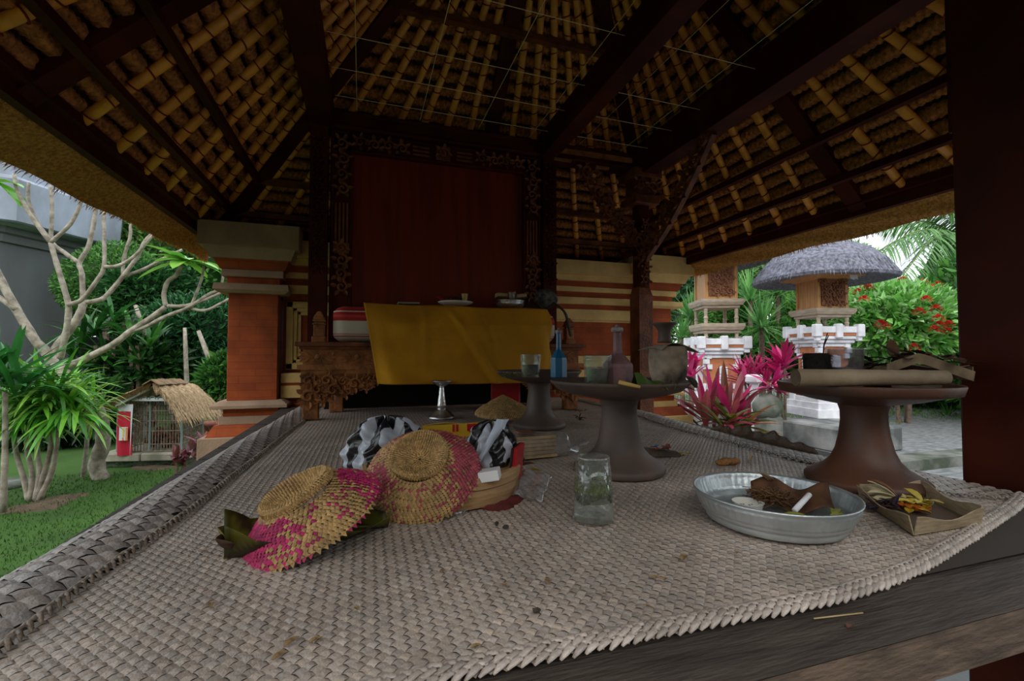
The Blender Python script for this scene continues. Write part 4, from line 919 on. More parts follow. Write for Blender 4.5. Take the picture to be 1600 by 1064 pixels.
def fold(u, v): return tuple(h0.lerp(h1, u) + RT * (.016 * (v - .5) * (.5 + u)) - Vector((FW.x, FW.y, 0)) * (.006 * math.sin(PI * v) + .003 * math.sin(11 * u)))
b.build('bag_right_lobe', ZEB, zb, smooth=True)
b = MB(); b.grid(fold, 16, 6); b.build('bag_handle', mat('pale_plastic', (.42, .47, .55), rough=.3), zb, smooth=True)
qb = at(808, 712, zc=.90); qb.z -= .010 + .046 + M - M; QZ = qb.z - M - .010 + .0
rb2 = thing('red_carton', (qb.x, qb.y, M + .020), 'slim red carton standing upright at the edge of the basket', 'carton')
Rr = Euler((0, .10, -.55)).to_matrix(); b = MB(); b.box((qb.x, qb.y, M + .020 + .036), (.010, .065, .072), Rr, bev=.001); b.build('carton', REDP, rb2)
b = MB(); b.box((qb.x - .009, qb.y - .008, M + .020 + .036), (.003, .066, .074), Rr); b.build('dark_side', mat('dark_card', (.02, .015, .014), rough=.6), rb2)
b = MB(); q = Vector((qb.x, qb.y, M + .045)) + (Rr @ Vector((-.0115, -.012, 0))); b.ball(q, (.002, .011, .014), 12, 8); b.build('yellow_roundel', mat('print_yellow', (.6, .45, .03), rough=.5), rb2)
qm = at(765, 742, zc=.80)
mb_ = thing('match_box', (qm.x, qm.y, M + .044), 'small box with one white end wedged in the front of the basket', 'box')
Rm = Euler((0, -.18, -.42)).to_matrix(); b = MB(); b.box((qm.x, qm.y, M + .060), (.036, .03, .018), Rm, bev=.001); b.build('white_sleeve', mat('white_card', (.78, .78, .78), rough=.5), mb_)
b = MB(); q = Vector((qm.x, qm.y, M + .060)) - (Rm @ Vector((.032, 0, 0))); b.box(q, (.028, .0302, .0182), Rm, bev=.001); b.build('black_end', mat('black_card', (.015, .012, .012), rough=.5), mb_)
# yellow and red printed packet lying across the back of the basket
q0, q1 = at(660, 667, zc=1.05), at(775, 655, zc=1.05); q0.z = M + .095; q1.z = M + .105
pk = thing('printed_packet', (q0 + q1) / 2, 'yellow and red printed packet showing above the zebra bag behind the rose cover', 'packet')
b = MB(); b.grid(lambda u, v: tuple(q0.lerp(q1, u) + Vector((0, .05 * v, .012 - .02 * v + .004 * math.sin(6 * u)))), 14, 6); b.grid(lambda u, v: tuple(q0.lerp(q1, u) + Vector((0, -.001, .012 - .03 * v))), 14, 3); b.build('wrapper', mat('packet_yellow', (.62, .40, .03), (.5, .28, .02), 6, .35), pk, mod='solid')
b = MB()
for u in (.42, .47, .62, .70, .8): q = q0.lerp(q1, u); b.box(q + Vector((0, -.003, .003)), (.005, .002, .016))
b.box(q0.lerp(q1, .72) + Vector((0, -.0025, .001)), (.03, .0015, .018)); b.build('red_print', REDP, pk)
b = MB(); b.ball(q1 + Vector((-.004, -.006, .006)), (.012, .003, .007), 14, 8); b.build('roundel', MATS['print_yellow'], pk)
# bundle of incense splints wrapped in clear plastic
q0, q1 = onmat(795, 712), onmat(862, 697)
q0 = at(790, 700, zc=1.17); q1 = at(862, 688, zc=1.22); q0.z = q1.z = M + .004; d = (q1 - q0); Ls = d.length; d.normalize(); sd = Vector((-d.y, d.x, 0))
ic = thing('incense_bundle', (q0 + q1) / 2, 'bundle of pale incense splints in clear plastic behind the basket', 'incense')
SPL = mat('splint', (.56, .40, .20), (.40, .27, .12), 30, .7)
for i in range(5):
    for j in range(6):
        b = MB(); c = (q0 + q1) / 2 + sd * ((i - 2) * .011) + Vector((0, 0, .005 + j * .0095)) + d * U(-.004, .004)
        b.box(c, (Ls, .010, .0082), Matrix((d, sd, Vector((0, 0, 1)))).transposed()); b.build('splint', SPL, ic)
b = MB(); Rb = Matrix((d, sd, Vector((0, 0, 1)))).transposed()
def wrap(u, v):
    t = 2 * PI * v; c, s_ = math.cos(t), math.sin(t); w = 1 + .04 * math.sin(5 * t + 9 * u); pinch = 1 if u < .72 else max(.12, 1 - (u - .72) * 8) if u < .83 else .12 + (u - .83) * 4
    x = lerp(-.005, Ls * 1.75, u); return tuple(q0 + d * x + sd * (.032 * pinch * w * math.copysign(abs(c) ** .6, c)) + Vector((0, 0, .029 + (.031 * pinch * w * math.copysign(abs(s_) ** .6, s_)) - (.018 if u > .8 else 0) * 1)))
b.grid(wrap, 40, 28); b.build('plastic_wrap', PLASTIC, ic, smooth=True)
b = MB(); b.box((q0 + q1) / 2 + Vector((0, 0, .0665)) - d * .012, (.04, .055, .0015), Rb); b.build('brown_label', mat('brown_paper', (.16, .07, .04), rough=.6), ic)
# clear plastic bag scraps and dry red leaves by the basket
def sheet(name, px, py, w, h, z, rot, label, m, seed=0, col=None, stand=.5):
    c = onmat(px, py); b = MB(); R = Euler((0, 0, rot)).to_matrix()
    def f(u, v):
        x, y = (u - .5) * w, (v - .5) * h; q = R @ Vector((x, y * (1 - stand * .4), 0)); return (c.x + q.x, c.y + q.y, M + z + .004 * math.sin(9 * u + seed) + .004 * math.sin(13 * v + 5 * u) + stand * h * v + .004)
    b.grid(f, 16, 14, col=col); o = b.build(name, m, smooth=True, mod='solid'); tag(o, label, 'plastic bag' if 'plastic' in name else 'leaf'); return o
sheet('plastic_bag', 833, 778, .055, .075, .003, -.7, 'small empty clear plastic bag leaning on the basket side', PLASTIC, 1, stand=.45)
sheet('plastic_bag', 797, 770, .035, .03, .002, .3, 'torn clear plastic scrap lying between the basket and the empty bag', PLASTIC, 3, stand=.2)
sheet('plastic_bag', 706, 803, .05, .02, .001, .2, 'clear plastic strip lying under the front of the basket', PLASTIC, 5, stand=.05)
b = MB()
for (px, py, az, L) in ((752, 796, -.1, .06), (775, 790, .2, .055), (790, 783, .4, .05)):
    c = onmat(px, py); b.leaf((c.x, c.y, M + .006), (math.cos(az), math.sin(az), .16), L, .03, droop=.4, n=5, col=(.16, .03, .025), fold=-.25)
o = b.build('dry_red_leaves', DRY, mod='solid'); tag(o, 'folded dark red wrapper leaves on the mat before the basket', 'leaves')
b = MB(); c = onmat(812, 745); b.leaf((c.x, c.y, M + .01), (.4, -.6, .3), .06, .02, n=4, col=(.5, .36, .03)); b.leaf((c.x, c.y + .01, M + .02), (.8, -.2, .3), .04, .02, n=4, col=(.2, .08, .04)); o = b.build('yellow_strip', DRY, mod='solid'); tag(o, 'yellow and brown paper strip sticking out right of the basket', 'strip')

# ---------------------------------------------------------------- upturned tumbler on the mat
c = onmat(927, 812)
gt = thing('glass_tumbler', (c.x, c.y, M + .003), 'upturned patterned tumbler with green mould standing on the mat', 'glass')
b = MB(); H, R0, R1 = .101, .0335, .027
def wobg(t, z):
    q = z / H
    return .05 * (abs(math.sin(7 * t + q * 13)) + abs(math.sin(7 * t - q * 13)) - 1) * min(1, (q - .34) * 12, (.9 - q) * 12) if .34 < q < .9 else 0
prof = [(lerp(R0, R1, k / 60), H * k / 60) for k in range(61)]
b.lathe(prof + [(R1 * .97, H + .0005), (R1 * .85, H + .001), (R1 * .8, H - .004), (0, H - .005)], 112, (c.x, c.y, M + .003), wob=wobg)
b.build('glass_wall', GLASS, gt, smooth=True)
b = MB(); b.lathe([(R0 * .93, .001), (R0 * .9, .02), (R1 * .98, .06), (R1 * .9, H * .9), (0, H * .92)], 48, (c.x, c.y, M + .003)); b.build('inner_wall', GLASS, gt, smooth=True)
def moldmat():
    m = mat('green_mould', (.10, .13, .03), (.02, .025, .01), 70, .9); m2 = m; return m2
b = MB()
for k in range(2000):
    a = U(0, 2 * PI); z = .034 + .011 * math.sin(3 * a) * .5 + abs(random.gauss(0, .011)); z = min(z, .078); r = lerp(R0, R1, z / H) * .925
    b.ball((c.x + r * math.cos(a), c.y + r * math.sin(a), M + .003 + z), U(.0008, .0023), 5, 4, col=(.9, 1, .6) if z > .045 else (.35, .4, .3))
b.build('mould_specks', mat('green_mould', (.11, .14, .035), (.05, .06, .02), 70, .9, attr=True), gt)
b = MB(); b.lathe([(R0 * .9, .030), (R1 * 1.06, .045), (R1 * 1.02, .055)], 40, (c.x, c.y, M + .003), wob=lambda t, z: .02 * math.sin(9 * t)); b.build('mould_film', glassmat('mould_film', (.45, .50, .25), .5, .5), gt, smooth=True)

# ---------------------------------------------------------------- oval tin dish
c = Vector((.630, .585, M))
tn = thing('tin_dish', (0, 0, 0), 'round embossed silver tin dish of offerings in front of the large tray', 'dish')
cD2 = Vector((c.x, c.y, M + .003)); az = math.radians(-44)
def oval(mb_, prof, n=96, wob=None, sx=1.0, sy=1.0):
    v0 = mb_.n; mb_.lathe(prof, n, (0, 0, 0), wob=wob, sx=sx, sy=sy)
tn.location = cD2; tn.rotation_euler = (0, 0, az)
R = .119
b = MB(); prof = [(R * .80, 0), (R * .84, .002), (R * .86, .010), (R * .855, .012), (R * .90, .014), (R * .905, .018)] + [(lerp(R * .905, R * .985, k / 12), lerp(.018, .042, k / 12)) for k in range(1, 13)] + [(R * 1.0, .044), (R * 1.005, .047), (R * .985, .0475), (R * .965, .044)] + [(lerp(R * .96, R * .88, k / 8), lerp(.043, .018, k / 8)) for k in range(1, 9)] + [(R * .83, .012), (R * .8, .006), (0, .005)]
def wd(t, z):
    return .020 * abs(math.sin(30 * t)) ** .6 * (1 if .020 < z < .040 else 0) + (.006 * abs(math.sin(70 * t)) if z >= .043 else 0)
oval(b, prof, 216, wd); b.build('dish_body', ALU, tn, smooth=True, world=False)
def dl(x, y, z): q = Euler((0, 0, az)).to_matrix() @ Vector((x, y, 0)); return Vector((cD2.x + q.x, cD2.y + q.y, M + .019 + z))
wc = thing('bottle_top', dl(-.036, -.012, 0), 'shallow white cap lying in the left of the tin dish', 'bottle cap')
b = MB(); q = wc.location; b.lathe([(.020, 0), (.021, .002), (.0235, .011), (.0245, .012), (.023, .0115), (.0195, .003), (0, .003)], 40, tuple(q)); b.build('cap_body', WHITE, wc, smooth=True)
b = MB()
for k in range(20): a = U(0, 6.3); r = .015 * math.sqrt(U(0, 1)); b.ball((q.x + r * math.cos(a), q.y + r * math.sin(a), q.z + .0035), (.0018, .0014, .001), 6, 4, col=(.25, .22, .15))
b.build('crumbs', DRY, wc)
b = MB()
def br_(u, v): return tuple(dl(lerp(-.03, .085, u), lerp(.01, .065, v), .004 + .026 * v + .006 * math.sin(8 * u) + .004 * math.sin(5 * v + 9 * u)))
b.grid(br_, 24, 12, col=lambda u, v: np.array((.17, .075, .035)) * (.8 + .35 * math.sin(17 * u)))
b.leaf(dl(.0, .06, .03), (-.4, .0, .4), .03, .025, n=4, col=(.35, .22, .12))
o = b.build('dead_brown_leaf', DRY, smooth=True, mod='solid'); tag(o, 'broad dead brown leaf curled along the back of the tin dish', 'leaf')
b = MB()
for k in range(420):
    a = U(0, 6.3); r = .022 * math.sqrt(U(0, 1)); q = dl(.0 + r * math.cos(a) * 1.3, .012 + r * math.sin(a) * .8, .008 + U(0, .018)); b.tube([q, q + Vector((U(-.01, .01), U(-.01, .01), U(-.003, .007))), q + Vector((U(-.014, .014), U(-.014, .014), U(-.004, .004)))], .0006, 4, cap=False, col=np.array((.20, .10, .045)) * U(.5, 1.3))
o = b.build('coconut_fibre', DRY, loc=tuple(dl(0, .012, .004))); tag(o, 'tangle of brown coconut fibre beside the white cap', 'fibre', kind='stuff')
b = MB(); b.tube([dl(.028, -.03, .012), dl(.052, .012, .028)], .0042, 16); o = b.build('white_roll', mat('white_paper', (.75, .75, .74), rough=.6), smooth=True); tag(o, 'thin white paper roll leaning in the tin dish', 'roll')
b = MB()
for k, (x, y, a, L) in enumerate(((.01, -.055, .2, .05), (.045, -.058, .1, .045), (.075, -.03, .7, .04), (.08, -.02, 1.2, .035), (.07, -.045, .2, .04), (.085, -.005, 1.6, .03))):
    b.leaf(dl(x, y, .010), (math.cos(a + az), math.sin(a + az), .35), L, .016, n=5, droop=.9, col=np.array(random.choice([(.33, .34, .07), (.40, .38, .12), (.25, .28, .05)])))
o = b.build('yellow_green_petals', LEAFSHINY, mod='solid'); tag(o, 'limp yellow-green petals along the front of the tin dish', 'petals')

# ---------------------------------------------------------------- leaf tray with flowers at the right
c = onmat(1425, 812); tr = thing('palm_leaf_tray', (c.x, c.y, M + .003), 'tan palm-leaf tray with cut petals between the tin dish and the braid', 'offering tray')
corners = [onmat(1345, 785), onmat(1428, 840), onmat(1532, 823), onmat(1440, 778)]
for q in corners: q.z = M + .004
PLT = mat('tan_palm_strip', (.40, .31, .19), (.27, .20, .12), 10, .65, stretch=(4, 4, 30), bump=.2)
b = MB()
for i in range(4):
    p_, q_ = corners[i], corners[(i + 1) % 4]; out = ((p_ + q_) / 2 - Vector((c.x, c.y, M))); out.z = 0; out.normalize()
    b.grid(lambda u, v: tuple(p_.lerp(q_, u) + out * (.006 * v) + Vector((0, 0, (.022 + .006 * (math.cos(2 * PI * u)) ) * v))), 10, 3)
b.build('tray_wall', PLT, tr, mod=.0016)
b = MB(); b.add([tuple(q) for q in corners], [(0, 1, 2, 3)]); b.build('tray_bottom', mat('dark_tray', (.09, .06, .04), rough=.9), tr)
cc = sum(corners, Vector()) / 4
def scatter(name, n, cols, ctr, rx, ry, L, w, label, cat, m=LEAFSHINY, lift=.5, z0=.006, group=None, nseg=4):
    b = MB()
    for k in range(n): b.leaf((ctr[0] + U(-rx, rx), ctr[1] + U(-ry, ry), ctr[2] + z0 + U(0, .006)), (U(-1, 1), U(-1, 1), U(.1, lift)), U(*L), U(*w), n=nseg, droop=.8, col=np.array(random.choice(cols)) * U(.8, 1.1))
    o = b.build(name, m, mod='solid'); tag(o, label, cat, group); return o
scatter('orange_petals', 26, [(.65, .22, .02), (.7, .12, .01), (.6, .38, .03)], cc + Vector((-.008, 0, 0)), .02, .016, (.012, .024), (.008, .014), 'orange marigold petals in the palm-leaf tray', 'petals')
scatter('yellow_petals', 12, [(.75, .60, .10), (.7, .5, .05)], cc + Vector((.006, .006, .004)), .014, .012, (.02, .036), (.012, .018), 'large yellow petals on top of the palm-leaf tray', 'petals', lift=.8)
scatter('dark_shreds', 30, [(.03, .02, .04), (.10, .03, .02), (.02, .02, .03)], cc + Vector((-.045, .02, 0)), .022, .012, (.015, .03), (.004, .008), 'dark wilted flower shreds in the corner of the palm-leaf tray', 'petals', m=DRY)
b = MB()
q = cc + Vector((-.0, .03, .012))
for k, (a, e) in enumerate(((2.3, .9), (2.7, .6), (1.9, .7), (2.9, .35), (2.1, .3), (-.6, .3))): b.leaf(q, vecd(a, e), .05, .017, n=6, droop=.7, col=(.66, .58, .36), fold=.2)
b.leaf(q + Vector((0, 0, .005)), vecd(2.2, 1.0), .045, .014, n=5, col=(.25, .09, .02), droop=.9)
o = b.build('frangipani_flower', LEAFSHINY, mod='solid'); tag(o, 'withered cream frangipani flower at the back of the palm-leaf tray', 'flower')
b = MB()
for k in range(160):
    q2 = cc + Vector((.03 + U(-.014, .014), .014 + U(-.012, .012), .006 + U(0, .012))); b.leaf(q2, (U(-1, 1), U(-1, 1), U(-.1, .7)), U(.006, .014), .002, n=2, col=np.array((.18, .17, .08)) * U(.5, 1.3))
o = b.build('shredded_leaf', DRY, loc=tuple(cc + Vector((.03, .014, .005)))); tag(o, 'fine grey-green shredded leaf in the palm-leaf tray', 'shreds', kind='stuff')

# ---------------------------------------------------------------- small things lying about on the mat
c = onmat(1137, 727); b = MB()
for k in range(9): b.ball((c.x + U(-.026, .026), c.y + U(-.008, .008), M + .009), (U(.009, .014), U(.008, .012), U(.005, .009)), 12, 8, wob=.12)
o = b.build('fried_cake', mat('fried_batter', (.42, .21, .06), (.30, .13, .035), 60, .7, bump=.8, bscale=120), smooth=True); tag(o, 'small golden fried cake lying behind the tin dish', 'cake')
b = MB(); c = onmat(1173, 722); b.box((c.x, c.y, M + .010), (.013, .004, .014), Euler((.3, .2, .5)).to_matrix()); o = b.build('bark_chip', PALM); tag(o, 'upright tan chip just right of the fried cake', 'chip')
c = onmat(1030, 714); b = MB()
b.grid(lambda u, v: (c.x + (u - .5) * .09, c.y + (v - .5) * .05 - .02 * (u - .5), M + .006 + .022 * math.sin(PI * v) * (1 - .6 * u)), 10, 8, col=(.13, .09, .065))
b.build
o = b.build('dead_leaf_wrap', DRY, mod='solid'); tag(o, 'brown folded leaf wrapper at the foot of the middle pedestal', 'wrapper')
b = MB()
for k in range(14): b.leaf((c.x + U(-.025, .025), c.y - .01 + U(-.01, .01), M + .024 + U(0, .006)), (U(-1, 1), U(-1, 1), .2), .02, .01, n=3, col=random.choice([(.35, .03, .03), (.05, .15, .4), (.1, .2, .04), (.3, .1, .05)]))
o = b.build('bright_petals', DRY, mod='solid'); tag(o, 'red, blue and green scraps on the folded leaf wrapper', 'petals')
scatter('yellow_petal', 3, [(.6, .42, .03)], onmat(1072, 713), .008, .006, (.012, .02), (.008, .012), 'tiny bright yellow petals right of the folded wrapper', 'petals', z0=.003)
scatter('red_petal', 2, [(.4, .02, .03)], onmat(1091, 757), .003, .003, (.008, .012), (.006, .008), 'tiny red petal left of the tin dish', 'petal', z0=.003)
c = onmat(905, 657)
scatter('brown_twig', 8, [(.05, .035, .02), (.09, .06, .03)], c, .018, .012, (.02, .035), (.004, .01), 'dark dry flower head on the mat right of the golden cover', 'dry flower', m=DRY)
scatter('brown_twig', 6, [(.08, .05, .03)], onmat(908, 645), .02, .006, (.015, .03), (.004, .008), 'second dark dry flower head, farther toward the altar', 'dry flower', m=DRY)
scatter('brown_twig', 6, [(.03, .02, .014)], onmat(872, 663), .016, .012, (.02, .03), (.004, .01), 'blackish dry flower head near the foot of the farther pedestal', 'dry flower', m=DRY)
c = onmat(790, 828); b = MB(); b.ball((c.x, c.y, M + .005), (.005, .003, .003), 8, 6, wob=.2); b.leaf((c.x - .012, c.y + .008, M + .004), (.3, 1, .5), .014, .007, n=3); o = b.build('dark_seed', mat('seed', (.05, .04, .03), rough=.8)); tag(o, 'small dark seed with a pale husk before the basket', 'seed')
c = onmat(838, 961); b = MB(); b.ball((c.x, c.y, M + .005), (.0045, .003, .0025), 8, 6, wob=.2); o = b.build('dark_seed', MATS['seed']); tag(o, 'black seed alone near the bottom of the mat', 'seed')
spots = [(782, 918, .012, .006, 5.5), (856, 918, .014, .009, 1.3), (1014, 907, .016, .005, 5.7), (1036, 912, .010, .006, .4), (948, 936, .008, .005, 2), (444, 1018, .018, .010, .9), (482, 1012, .014, .007, .5), (425, 1040, .016, .008, .9), (330, 955, .014, .008, 1.9), (260, 835, .01, .008, 1), (310, 868, .012, .008, .2), (640, 770, .01, .004, .5), (735, 1020, .012, .004, .2), (1066, 880, .02, .004, .7), (945, 993, .014, .0015, 1.6), (1025, 960, .018, .0015, 2), (705, 858, .01, .004, .7), (570, 910, .012, .003, 2.5), (1150, 870, .009, .004, .5), (960, 690, .012, .004, .5), (690, 900, .01, .004, 1), (890, 780, .014, .003, .5), (560, 960, .01, .005, 2), (1090, 800, .01, .004, 2)]
first = None
NEAR = ['between the magenta cover and the basket', 'close to the black seed', 'below the upturned tumbler, longer one', 'just right of the longer scrap below the tumbler', 'above the front braid, below the tumbler', 'near the front corner, biggest of three', 'near the front corner, right one of three', 'near the front corner, lowest of three', 'alone near the lower left seam', 'against the left seam cord', 'between the left seam and the banana leaf', 'in front of the rose cover rim', 'touching the front braid near its left end', 'in front of the tin dish', 'thin sliver standing near the front braid', 'thin sliver right above the front braid', 'below the basket and the dark seed', 'below the banana leaf', 'below the right side of the tin dish', 'right of the incense bundle toward the middle pedestal', 'midway between the banana leaf and the front braid', 'just left of the upturned tumbler', 'low in the open middle of the mat', 'at the left edge of the tin dish']
for si, (px, py, L, w, a) in enumerate(spots):
    c = onmat(px, py)
    if first is None:
        b = MB(); b.leaf((0, 0, 0), (1, 0, .18), 1, .45, n=4, droop=.35, col=(1, .85, .6)); first = b.build('leaf_scrap', mat('scrap_tan', (.34, .22, .10), (.16, .09, .04), 3, .8), world=False, mod=None); o = first
    else: o = first.copy(); COL.objects.link(o)
    o.location = (c.x, c.y, M + .0045); o.scale = (L, L if w > .003 else L * .15, L); o.rotation_euler = (0, 0, a)
    tag(o, 'dry tan leaf scrap ' + NEAR[si], 'leaf scrap', 'dry leaf scraps scattered on the mat')
c = at(1310, 953, z=M); b = MB(); b.tube([(c.x - .03, c.y + .004, M - .006), (c.x + .03, c.y - .004, M - .006)], .0009, 5); o = b.build('straw_stalk', PALM); tag(o, 'thin straw stalk lying on the weathered front board', 'straw')
c = at(1325, 970, z=M); b = MB(); b.leaf((c.x, c.y, M - .007), (1, .3, .1), .012, .008, n=3); o = b.build('petal_scrap', mat('brown_speck', (.12, .05, .03), rough=.8)); tag(o, 'tiny brown petal lying on the weathered front board', 'petal')
# ================================================================ the garden
def leafcloud(mb, P, Nn, L, Wd, cols, spread=.6):
    """many small pointed leaves at points P facing along Nn (numpy)"""
    n = len(P); d = Nn + rng.normal(0, spread, (n, 3)); d /= np.linalg.norm(d, axis=1)[:, None]
    up = rng.normal(0, 1, (n, 3)) + np.array([0, 0, .8]); s_ = np.cross(d, up); s_ /= np.linalg.norm(s_, axis=1)[:, None] + 1e-9; u = np.cross(s_, d)
    l = rng.uniform(L[0], L[1], n)[:, None]; w = rng.uniform(Wd[0], Wd[1], n)[:, None]
    V = np.stack([P, P + d * l * .45 + s_ * w / 2 + u * w * .15, P + d * l - u * l * .12, P + d * l * .45 - s_ * w / 2 + u * w * .15], 1).reshape(-1, 3)
    c = np.array(cols)[rng.integers(0, len(cols), n)] * rng.uniform(.7, 1.25, (n, 1)); k0 = mb.n
    mb.v.append(V); mb.c.append(np.repeat(c, 4, 0)); mb.hascol = True
    i = np.arange(n) * 4 + k0; mb.f.extend(zip(i.tolist(), (i + 1).tolist(), (i + 2).tolist())); mb.f.extend(zip(i.tolist(), (i + 2).tolist(), (i + 3).tolist())); mb.n += 4 * n
def bushpts(c, r, n, lumps=7, thick=.28):
    rs = np.random.RandomState(int(abs(c[0] * 1000)) % 9999); d = rng.normal(0, 1, (n, 3)); d /= np.linalg.norm(d, axis=1)[:, None]
    ld = rs.normal(0, 1, (lumps, 3)); ld /= np.linalg.norm(ld, axis=1)[:, None]
    q = 1 - thick * rng.uniform(0, 1, n) ** 1.5 + .22 * np.clip((d @ ld.T), 0, 1).max(1) ** 6 - .12
    return np.array(c) + d * np.array(r) * q[:, None], d
def bush(name, c, r, n, L, Wd, cols, label, cat='bush', m=None, trunk=None, group=None):
    c = Vector(c); t = thing(name, (c.x, c.y, 0), label, cat, group)
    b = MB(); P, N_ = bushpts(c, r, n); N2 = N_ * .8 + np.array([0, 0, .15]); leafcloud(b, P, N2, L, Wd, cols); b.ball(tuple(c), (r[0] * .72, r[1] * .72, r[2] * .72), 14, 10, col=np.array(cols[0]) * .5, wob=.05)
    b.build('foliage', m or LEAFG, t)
    b = MB(); z0 = c.z - r[2] * .6
    for k in range(trunk or 3): a = k * 2.4; b.tube(sm([(c.x + .05 * math.cos(a), c.y + .05 * math.sin(a), -.02), (c.x + .10 * math.cos(a), c.y + .1 * math.sin(a), z0 * .5), (c.x + r[0] * .3 * math.cos(a), c.y + r[1] * .3 * math.sin(a), max(z0, .1))]), .03, 7)
    b.build('stem', BARKD, t); return t
def g(px, py, z=0): return at(px, py, z=z)
G_DARK = [(.018, .065, .018), (.03, .10, .02), (.045, .13, .03)]
G_MID = [(.05, .18, .03), (.08, .26, .04), (.035, .13, .03), (.12, .32, .05)]
G_LITE = [(.16, .38, .06), (.10, .30, .05), (.24, .48, .09), (.07, .22, .05)]
G_PALE = [(.28, .52, .18), (.38, .62, .24), (.20, .42, .14), (.48, .70, .30)]

# lawn
b = MB(); b.grid(lambda u, v: (lerp(-14, -.75, u), lerp(-3, 16, v), .012 * math.sin(9 * u) * math.sin(7 * v) + .002), 40, 40)
lawnm = mat('lawn', (.022, .058, .006), (.038, .095, .010), 2.2, .95, bump=.5, bscale=60, mix=(.25, .55))
tag(b.build('lawn', lawnm, smooth=True), kind='structure')
b = MB()
n = 42000; X = rng.uniform(-3.6, -.75, n); Y = rng.uniform(.9, 5.2, n); k = (rng.random(n) < np.clip(1.2 - Y / 6, 0, 1)) & (np.hypot(X + 1.9, Y - 2.9) > .12); X, Y = X[k], Y[k]; n = len(X)
P = np.stack([X, Y, np.full(n, -.002)], 1); leafcloud(b, P, np.tile([0, 0, 1.], (n, 1)), (.018, .042), (.003, .006), [(.028, .10, .006), (.045, .15, .010), (.06, .14, .016), (.022, .07, .005)], spread=.35)
o = b.build('grass', GRASSM, loc=(-2, 3, 0)); tag(o, 'short bright green lawn grass beside the platform', 'grass', kind='stuff')
b = MB()
for (px, py, r) in ((250, 728, .22), (60, 792, .2), (100, 780, .15)):
    c = g(px, py); b.lathe([(r, 0), (r * .8, .012), (r * .4, .018), (0, .02)], 20, (c.x, c.y, .0), wob=lambda t, z: .15 * math.sin(3 * t + px) + .1 * math.sin(7 * t))
tag(b.build('bare_soil', mat('brown_soil', (.14, .10, .06), (.08, .055, .035), 14, .95, bump=.6, bscale=60)), kind='structure')
c = g(8, 762); b = MB(); b.lathe([(.26, 0), (.25, .03), (.2, .045), (0, .05)], 20, (c.x - .1, c.y, 0), wob=lambda t, z: .1 * math.sin(3 * t)); o = b.build('stepping_stone', STONE_M, smooth=True); tag(o, 'flat grey stone lying in the lawn at the foot of the strap-leaved clump', 'stone')

# right-hand terrace and paving
YT = at(1440, 718, z=.10).y
COB = mat('cobble_paving', (.27, .27, .28), (.13, .14, .14), 9, .8, bump=.6, bscale=14, stretch=(1, 2.2, 1))
b = MB(); b.span((1.75, YT, -.02), (16, 16, .10)); tag(b.build('terrace', COB), kind='structure')
b = MB(); b.span((1.76, YT - .02, -.02), (16, YT + .22, .103)); tag(b.build('kerb', STONE_M), kind='structure')
b = MB(); b.span((1.5, -4, -.02), (16, YT - .03, .004)); tag(b.build('paving', COB), kind='structure')
b = MB(); n = 16000; c = g(1440, 668, .1)
X = rng.uniform(2.6, 12, n); Y = rng.uniform(4.6, 10, n)
d = X * math.sin(TH) + Y * math.cos(TH); k = (d > 6.0) & (np.sin(X * 3) + np.sin(Y * 2.3) + rng.uniform(-1, 1.6, n) > -.2); X, Y = X[k], Y[k]; n = len(X)
leafcloud(b, np.stack([X, Y, np.full(n, .098)], 1), np.tile([0, 0, 1.], (n, 1)), (.03, .07), (.012, .02), [(.10, .26, .03), (.16, .34, .04), (.2, .3, .06)], spread=.6)
o = b.build('grass', GRASSM, loc=(4, 7, .1)); tag(o, 'patchy green grass growing over the paving behind the shrines', 'grass', kind='stuff')

# ---------------------------------------------------------------- left: tower, hedge wall, trees
tc_ = at(-55, 500, zc=8.2)
CONCB = mat('blue_grey_concrete', (.42, .47, .56), (.22, .24, .27), 2.2, .85, bump=.2, bscale=20, stretch=(1, 1, .5), mix=(.3, .7))
tw = thing('concrete_tower', (tc_.x, tc_.y, 0), 'grey eight-sided concrete tower with a wide overhanging top behind the frangipani', 'tower')
zc1 = at(0, 352, zc=7.4).z; zc2 = at(0, 262, zc=7.0).z
b = MB(); b.lathe([(1.62, 0), (1.62, zc1 - .25), (1.70, zc1 - .24), (1.72, zc1 - .12), (1.80, zc1 - .1), (1.82, zc1)], 8, (tc_.x, tc_.y, 0)); b.build('shaft', mat('grey_render', (.20, .21, .215), (.145, .15, .15), 1.6, .9, stretch=(1, 1, .3)), tw)
b = MB(); b.lathe([(2.22, zc1), (2.26, zc1 + .02), (2.30, zc2 - .1), (2.1, zc2), (2.1, zc2 + 1.2)], 8, (tc_.x, tc_.y, 0)); b.build('overhang', CONCB, tw)
b = MB(); A_, B_ = at(40, 560, zc=10.5), at(372, 560, zc=8.6)
b.beam((A_.x, A_.y, .75), (B_.x + .6, B_.y, .75), .2, 1.5); o = b.build('garden_wall', mat('dark_wall', (.055, .055, .05), (.025, .028, .025), 3, .95, bump=.3)); tag(o, kind='structure')
def BP(name, px, py, rx, ry, zc, n, L, Wd, cols, label, cat='bush', **k):
    c = at(px, py, zc=zc); s_ = zc / F; return bush(name, c, (rx * s_, rx * s_ * .8, ry * s_), n, L, Wd, cols, label, cat, **k)
BP('broadleaf_tree', 135, 360, 85, 100, 12.0, 6500, (.12, .22), (.05, .09), G_LITE + G_MID, 'tall broadleaf tree right behind the concrete tower', 'tree')
BP('broadleaf_tree', 250, 385, 95, 85, 10.2, 7500, (.10, .18), (.05, .08), G_LITE + G_PALE[:2], 'bright broadleaf tree behind the frangipani branches', 'tree')
BP('broadleaf_tree', 350, 400, 80, 110, 9.9, 5500, (.10, .2), (.05, .08), G_MID, 'broadleaf tree partly behind the left brick pilaster', 'tree')
